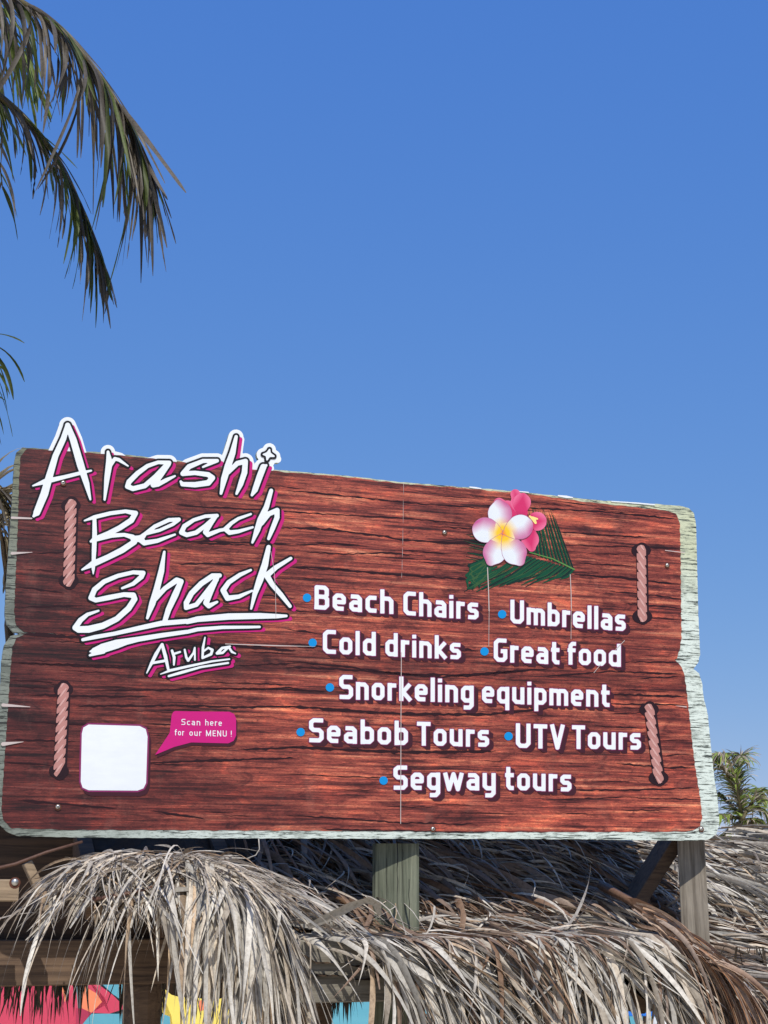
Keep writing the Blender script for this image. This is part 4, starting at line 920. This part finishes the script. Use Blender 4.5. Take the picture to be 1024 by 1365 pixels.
big_frond(pt1, [cr1, A(-170, -120, 6.8), A(-90, -90, 7.1), A(-30, -30, 7.3), A(15, 45, 7.4), A(45, 110, 7.4)], 90, (.40, .66), (.014, .026), 2.4, rp1, .12, .95, .6, tone=2.0, label='yellow green frond behind the greyed one')
for (dx, dy, dz) in ((-1.6, .5, .2), (-1.2, -1.3, .5), (.2, 1.8, .7), (-.4, -1.2, 1.2), (.1, 1.2, 1.6), (-1.4, .6, 1.3), (-.9, -1.0, -.6)):
    big_frond(pt1, [cr1, cr1 + Vector((dx * .5, dy * .5, dz * .6 + .35)), cr1 + Vector((dx, dy, dz * .7 + .25)), cr1 + Vector((dx * 1.35, dy * 1.35, dz * .3 - .4))], 60, (.5, .8), (.02, .034), 3.5, rp1, .3, .8, .6, each=False)
cr2 = at(-90, 610, 8.2)
pt2 = empty('coconut_palm', (cr2.x - .25, cr2.y + .2, 0), label='coconut palm with pale dry stalks behind the left edge of the sign', cat='palm tree', group='coconut palms')
trunk(pt2, pt2.location, cr2 - Vector((0, 0, .1)), .18, .13, .1)
big_frond(pt2, [cr2, A(-78, 510, 8.1), A(-55, 462, 8.0), A(-34, 470, 8.0), A(-24, 510, 8.0), A(-20, 545, 8.0)], 44, (.35, .6), (.014, .026), 4.5, rp1, .15, .55, .9, label='green frond with dark tips reaching in left of the sign')
big_frond(pt2, [cr2, A(-50, 628, 8.1), A(-20, 642, 8.1), A(4, 662, 8.1), A(14, 700, 8.1), A(12, 760, 8.1)], 36, (.3, .55), (.014, .028), 5.0, rp1, .95, .4, .9, label='pale dry frond behind the left edge of the sign')
b = Bunch(); off2 = pt2.location
for k in range(60):
    p = A(rp1.uniform(-30, 10), rp1.uniform(640, 720), 8.1) - off2; d = Vector((rp1.uniform(-.2, .8), 0, rp1.uniform(-.3, .5))).normalized()
    b.add(leaflet_path(p, d, rp1.uniform(.3, .75), 9, 5), rp1.uniform(.018, .04), rp1.gauss(0, .5), mixc((.55, .48, .32), (.30, .23, .15), rp1.random()))
for k in range(7):
    p = A(-2 + k * 1.6, 690 + k * 9, 8.1) - off2; b.add(leaflet_path(p, Vector((.25, 0, -1)), rp1.uniform(.6, .95), 9, 2), .05, rp1.gauss(0, .3), (.16, .115, .075))
mesh_obj('dead_leaf_bases', b.v, b.f, M_PALM, pt2, cols=b.c, smooth=True)
for (dx, dy, dz) in ((-1.6, .5, .2), (-1.2, -1.0, .5), (-.3, 1.6, .7), (-.9, -.9, 1.0), (-1.0, 1.0, 1.1)):
    big_frond(pt2, [cr2, cr2 + Vector((dx * .5, dy * .5, dz * .6 + .35)), cr2 + Vector((dx, dy, dz * .7 + .1)), cr2 + Vector((dx * 1.3, dy * 1.3, dz * .2 - .6))], 50, (.4, .7), (.02, .034), 3.5, rp1, .3, .8, .6, each=False)
D3 = 24.0; cr3 = at(990, 1092, D3)
pt3 = empty('coconut_palm', (cr3.x + .35, cr3.y, 0), label='small windblown coconut palm far behind the lower right corner of the sign', cat='palm tree', group='coconut palms')
trunk(pt3, pt3.location, cr3 - Vector((0, 0, .05)), .16, .15, .08)
wd = (-1.1, 0, 0)
for pts, nl in (([(990, 1092), (978, 1050), (962, 1022), (945, 1008), (930, 1012)], 70), ([(990, 1092), (985, 1050), (984, 1022), (987, 1008), (992, 1014)], 64), ([(990, 1092), (1002, 1070), (1008, 1055), (1013, 1052), (1016, 1070)], 50),
    ([(990, 1092), (970, 1068), (950, 1056), (930, 1060), (918, 1075)], 60), ([(990, 1092), (972, 1088), (958, 1086), (944, 1092), (936, 1104)], 44), ([(990, 1094), (1004, 1092), (1016, 1100), (1026, 1120), (1032, 1142)], 50), ([(990, 1092), (980, 1040), (970, 1012), (958, 1004), (948, 1010)], 56), ([(990, 1092), (1000, 1076), (1018, 1080), (1034, 1100)], 30), ([(990, 1094), (975, 1106), (962, 1118), (955, 1135)], 30)):
    big_frond(pt3, [at(x, y, D3 + rp1.uniform(-.4, .4)) for x, y in pts], nl * 3, (.24, .46), (.022, .036), 3.6, rp1, .58, .75, .55, r0=.03, each=False, wind=wd, tone=3.6)
b = Bunch(); off3 = pt3.location
for k in range(12):
    p = cr3 - off3 + Vector((rp1.uniform(-.15, .2), rp1.uniform(-.2, .1), rp1.uniform(-.35, .05))); b.add(leaflet_path(p, Vector((rp1.gauss(0, .5), -.2, .2)), rp1.uniform(.3, .6), 8, 6), rp1.uniform(.05, .12), rp1.gauss(0, .6), (.22, .17, .12))
tag(mesh_obj('dead_leaf_bases', b.v, b.f, M_PALM, pt3, cols=b.c, smooth=True), kind='stuff')

# ------------------------------------------------------------------ things under and behind the hut
MV = 2.6
mur = frame_root('painted_wall_board', (U(160, MV, 1350), MV, 0), label='low painted board with a faceted pattern in crimson coral teal and yellow seen below the left beam', cat='painted board')
cols = {'r': lin(208, 68, 96), 'o': lin(246, 140, 100), 't': lin(96, 168, 188), 'y': lin(250, 226, 110), 'd': lin(176, 52, 84)}
facets = [('r', [(-60, 1300), (100, 1300), (112, 1440), (-60, 1440)]), ('o', [(78, 1298), (98, 1298), (86, 1336)]), ('o', [(109, 1312), (140, 1331), (138, 1341), (122, 1350), (109, 1344)]), ('r', [(100, 1298), (112, 1298), (150, 1326), (168, 1344), (146, 1351), (122, 1350), (138, 1341), (140, 1331), (109, 1312), (100, 1311)]),
    ('t', [(122, 1298), (168, 1298), (172, 1340), (150, 1325)]), ('t', [(110, 1364), (122, 1351), (146, 1351), (196, 1352), (196, 1440), (106, 1440)]), ('d', [(101, 1344), (109, 1344), (122, 1350), (109, 1366), (101, 1370)]), ('t', [(168, 1298), (206, 1298), (206, 1362), (196, 1352), (172, 1345)]),
    ('y', [(206, 1298), (300, 1298), (318, 1330), (326, 1440), (240, 1440), (228, 1354), (206, 1346)]), ('t', [(206, 1347), (226, 1355), (232, 1440), (200, 1440), (200, 1360)]), ('o', [(264, 1334), (272, 1332), (274, 1345), (266, 1348)]), ('t', [(300, 1298), (345, 1298), (345, 1440), (328, 1440), (320, 1330)])]
v, f = box_vf(P(-80, 1300, MV) + Vector((0, .02, -.62)), P(348, 1300, MV) + Vector((0, .02, -.62)), .03, 1.30, bev=.003); fobj('panel', v, f, plain('board_grey', lin(120, 140, 150), .7), mur)
for k, (c, pts) in enumerate(facets):
    q = [P(x, y, MV) for x, y in pts]; vs = [(p.x, MV - .004 - .0006 * k, p.z) for p in q]; bm = bmesh.new(); vb = [bm.verts.new(p) for p in vs]; fc = bm.faces.new(vb[::-1]); bmesh.ops.triangulate(bm, faces=[fc])
    bm.verts.index_update(); vs = [tuple(x.co) for x in bm.verts]; fs = [tuple(x.index for x in t.verts) for t in bm.faces]; bm.free()
    fobj('painted_facet', vs, fs, plain('facet_paint_' + c, cols[c], .6, 0, .06), mur)
for px in (-70, 130, 335):
    u = U(px, MV + .06); v, f = box_vf((u, MV + .08, 0), (u, MV + .08, 1.9), .07, .07, Vector((1, 0, 0)), .003); fobj('leg', v, f, M_DARKB, mur)
bl = at(862, 1340, 13.0)
bb_ = empty('blue_notice_board', (bl.x, bl.y, 0), 0, 'bright blue rectangular board on a pole glimpsed through the thatch fringe at lower right', 'board')
k_ = 13.0 / FPX
def wbox(x0, x1, z0, z1, y0, y1, bev=.004): return box_vf((x0, (y0 + y1) / 2, (z0 + z1) / 2), (x1, (y0 + y1) / 2, (z0 + z1) / 2), y1 - y0, z1 - z0, bev=bev)
zc = bl.z
v, f = wbox(-.23, .215, zc - .085, zc + .22, -.02, .02); mesh_obj('panel', v, f, plain('bright_blue_paint', lin(34, 118, 214), .5, 0, .06), bb_)
v, f = wbox(.10, .21, zc + .03, zc + .19, -.026, -.021, .001); mesh_obj('pale_patch', v, f, plain('pale_teal_paint', lin(140, 178, 184), .6), bb_)
v, f = box_vf((0, .05, 0), (0, .05, zc + .1), .05, .05, Vector((1, 0, 0)), .003); mesh_obj('pole', v, f, M_DARKB, bb_)

# people far behind, glimpsed between the leaves
def skin_part(name, V, E, rad, mat, parent, sub=2, root_i=0):
    me = bpy.data.meshes.new(name); me.from_pydata(V, E, []); o = bpy.data.objects.new(name, me); COL.objects.link(o); o.parent = parent
    sm = o.modifiers.new('skin', 'SKIN'); sm.use_smooth_shade = True
    for i, s in enumerate(me.skin_vertices[0].data): s.radius = rad[i] if isinstance(rad[i], tuple) else (rad[i], rad[i]); s.use_root = (i == root_i)
    ss = o.modifiers.new('sub', 'SUBSURF'); ss.levels = sub; ss.render_levels = sub
    me.materials.append(mat); return o
def person(px, y, rz, label, top, shorts, hat):
    p = at(px, 1400, y); e = empty('person', (p.x, y, 0), rz, label, 'person', 'people on the beach behind the hut')
    V = [(0, 0, .95), (0, 0, 1.12), (0, 0, 1.30), (0, 0, 1.44), (0, -.01, 1.53), (0, -.02, 1.62), (0, -.02, 1.70),
         (.17, 0, 1.42), (.22, .01, 1.15), (.24, -.05, .92), (.245, -.08, .84), (-.17, 0, 1.42), (-.24, .0, 1.16), (-.30, -.08, .95), (-.31, -.11, .87),
         (.09, 0, .88), (.10, -.02, .50), (.11, .02, .08), (.12, -.10, .035), (-.09, 0, .88), (-.10, .02, .50), (-.11, .06, .08), (-.12, -.06, .035)]
    E = [(0, 1), (1, 2), (2, 3), (3, 4), (4, 5), (5, 6), (3, 7), (7, 8), (8, 9), (9, 10), (3, 11), (11, 12), (12, 13), (13, 14), (0, 15), (15, 16), (16, 17), (17, 18), (0, 19), (19, 20), (20, 21), (21, 22)]
    rad = [(.15, .10), (.13, .09), (.15, .10), (.12, .08), .055, (.075, .09), (.07, .08), .055, .04, .03, .035, .055, .04, .03, .035, .085, .055, .04, .035, .085, .055, .04, .035]
    skin_part('body', V, E, rad, plain('skin', lin(198, 138, 116), .55), e)
    g = lambda r, k: tuple(x * k for x in r) if isinstance(r, tuple) else (r * k, r * k)
    skin_part('shirt', [V[0], V[1], V[2], V[3], V[7], (.20, 0, 1.28), V[11], (-.21, 0, 1.28)], [(0, 1), (1, 2), (2, 3), (3, 4), (4, 5), (3, 6), (6, 7)], [g(rad[0], 1.1), g(rad[1], 1.12), g(rad[2], 1.12), g(rad[3], 1.1), (.07, .07), (.06, .06), (.07, .07), (.06, .06)], plain('shirt_cloth', top, .9), e)
    skin_part('shorts', [(0, 0, .97), (.09, 0, .88), (.10, -.01, .58), (-.09, 0, .88), (-.10, .01, .58)], [(0, 1), (1, 2), (0, 3), (3, 4)], [(.16, .12), (.10, .11), (.09, .09), (.10, .11), (.09, .09)], plain('shorts_cloth', shorts, .9), e)
    hd = []; hf = []
    for r, z in ((.095, 1.68), (.098, 1.72), (.085, 1.77), (.05, 1.80), (.005, 1.81)):
        hd += [(math.cos(a / 12 * 6.283) * r, -.02 + math.sin(a / 12 * 6.283) * r * 1.15, z) for a in range(12)]
    for j in range(4): hf += [(j * 12 + i, j * 12 + (i + 1) % 12, (j + 1) * 12 + (i + 1) % 12, (j + 1) * 12 + i) for i in range(12)]
    bi = len(hd); hd += [(-.07, -.11, 1.69), (-.05, -.20, 1.675), (.05, -.20, 1.675), (.07, -.11, 1.69)]; hf.append((bi, bi + 1, bi + 2, bi + 3))
    mesh_obj('cap', hd, hf, plain('cap_cloth', hat, .9), e, smooth=True)
    fm = plain('face_dark', lin(60, 36, 30), .6)
    for x in (-.03, .03): mesh_obj('eye', *tube_vf([(x - .011, -.112, 1.645), (x + .011, -.112, 1.645)], .007, 6), fm, e)
    mesh_obj('nose', *tube_vf([(0, -.105, 1.65), (0, -.128, 1.615), (0, -.112, 1.605)], [.007, .014, .008], 6), plain('skin_nose', lin(198, 138, 116), .55), e, smooth=True)
    mesh_obj('mouth', *tube_vf([(-.022, -.103, 1.575), (.022, -.103, 1.575)], .005, 6), plain('lips', lin(150, 80, 76), .5), e)
    for x in (-.08, .08): mesh_obj('ear', *tube_vf([(x, -.01, 1.60), (x * 1.12, -.005, 1.63), (x, -.01, 1.66)], .012, 6), plain('skin_ear', lin(190, 128, 108), .55), e, smooth=True)
    return e
person(645, 12.8, .2, 'person in a white cap glimpsed between the hanging leaves right of the middle', lin(206, 120, 112), lin(60, 80, 120), lin(236, 236, 236))
person(886, 11.8, -.3, 'person in a pink shirt partly below the blue board at lower right', lin(222, 150, 150), lin(90, 90, 96), lin(230, 228, 222))
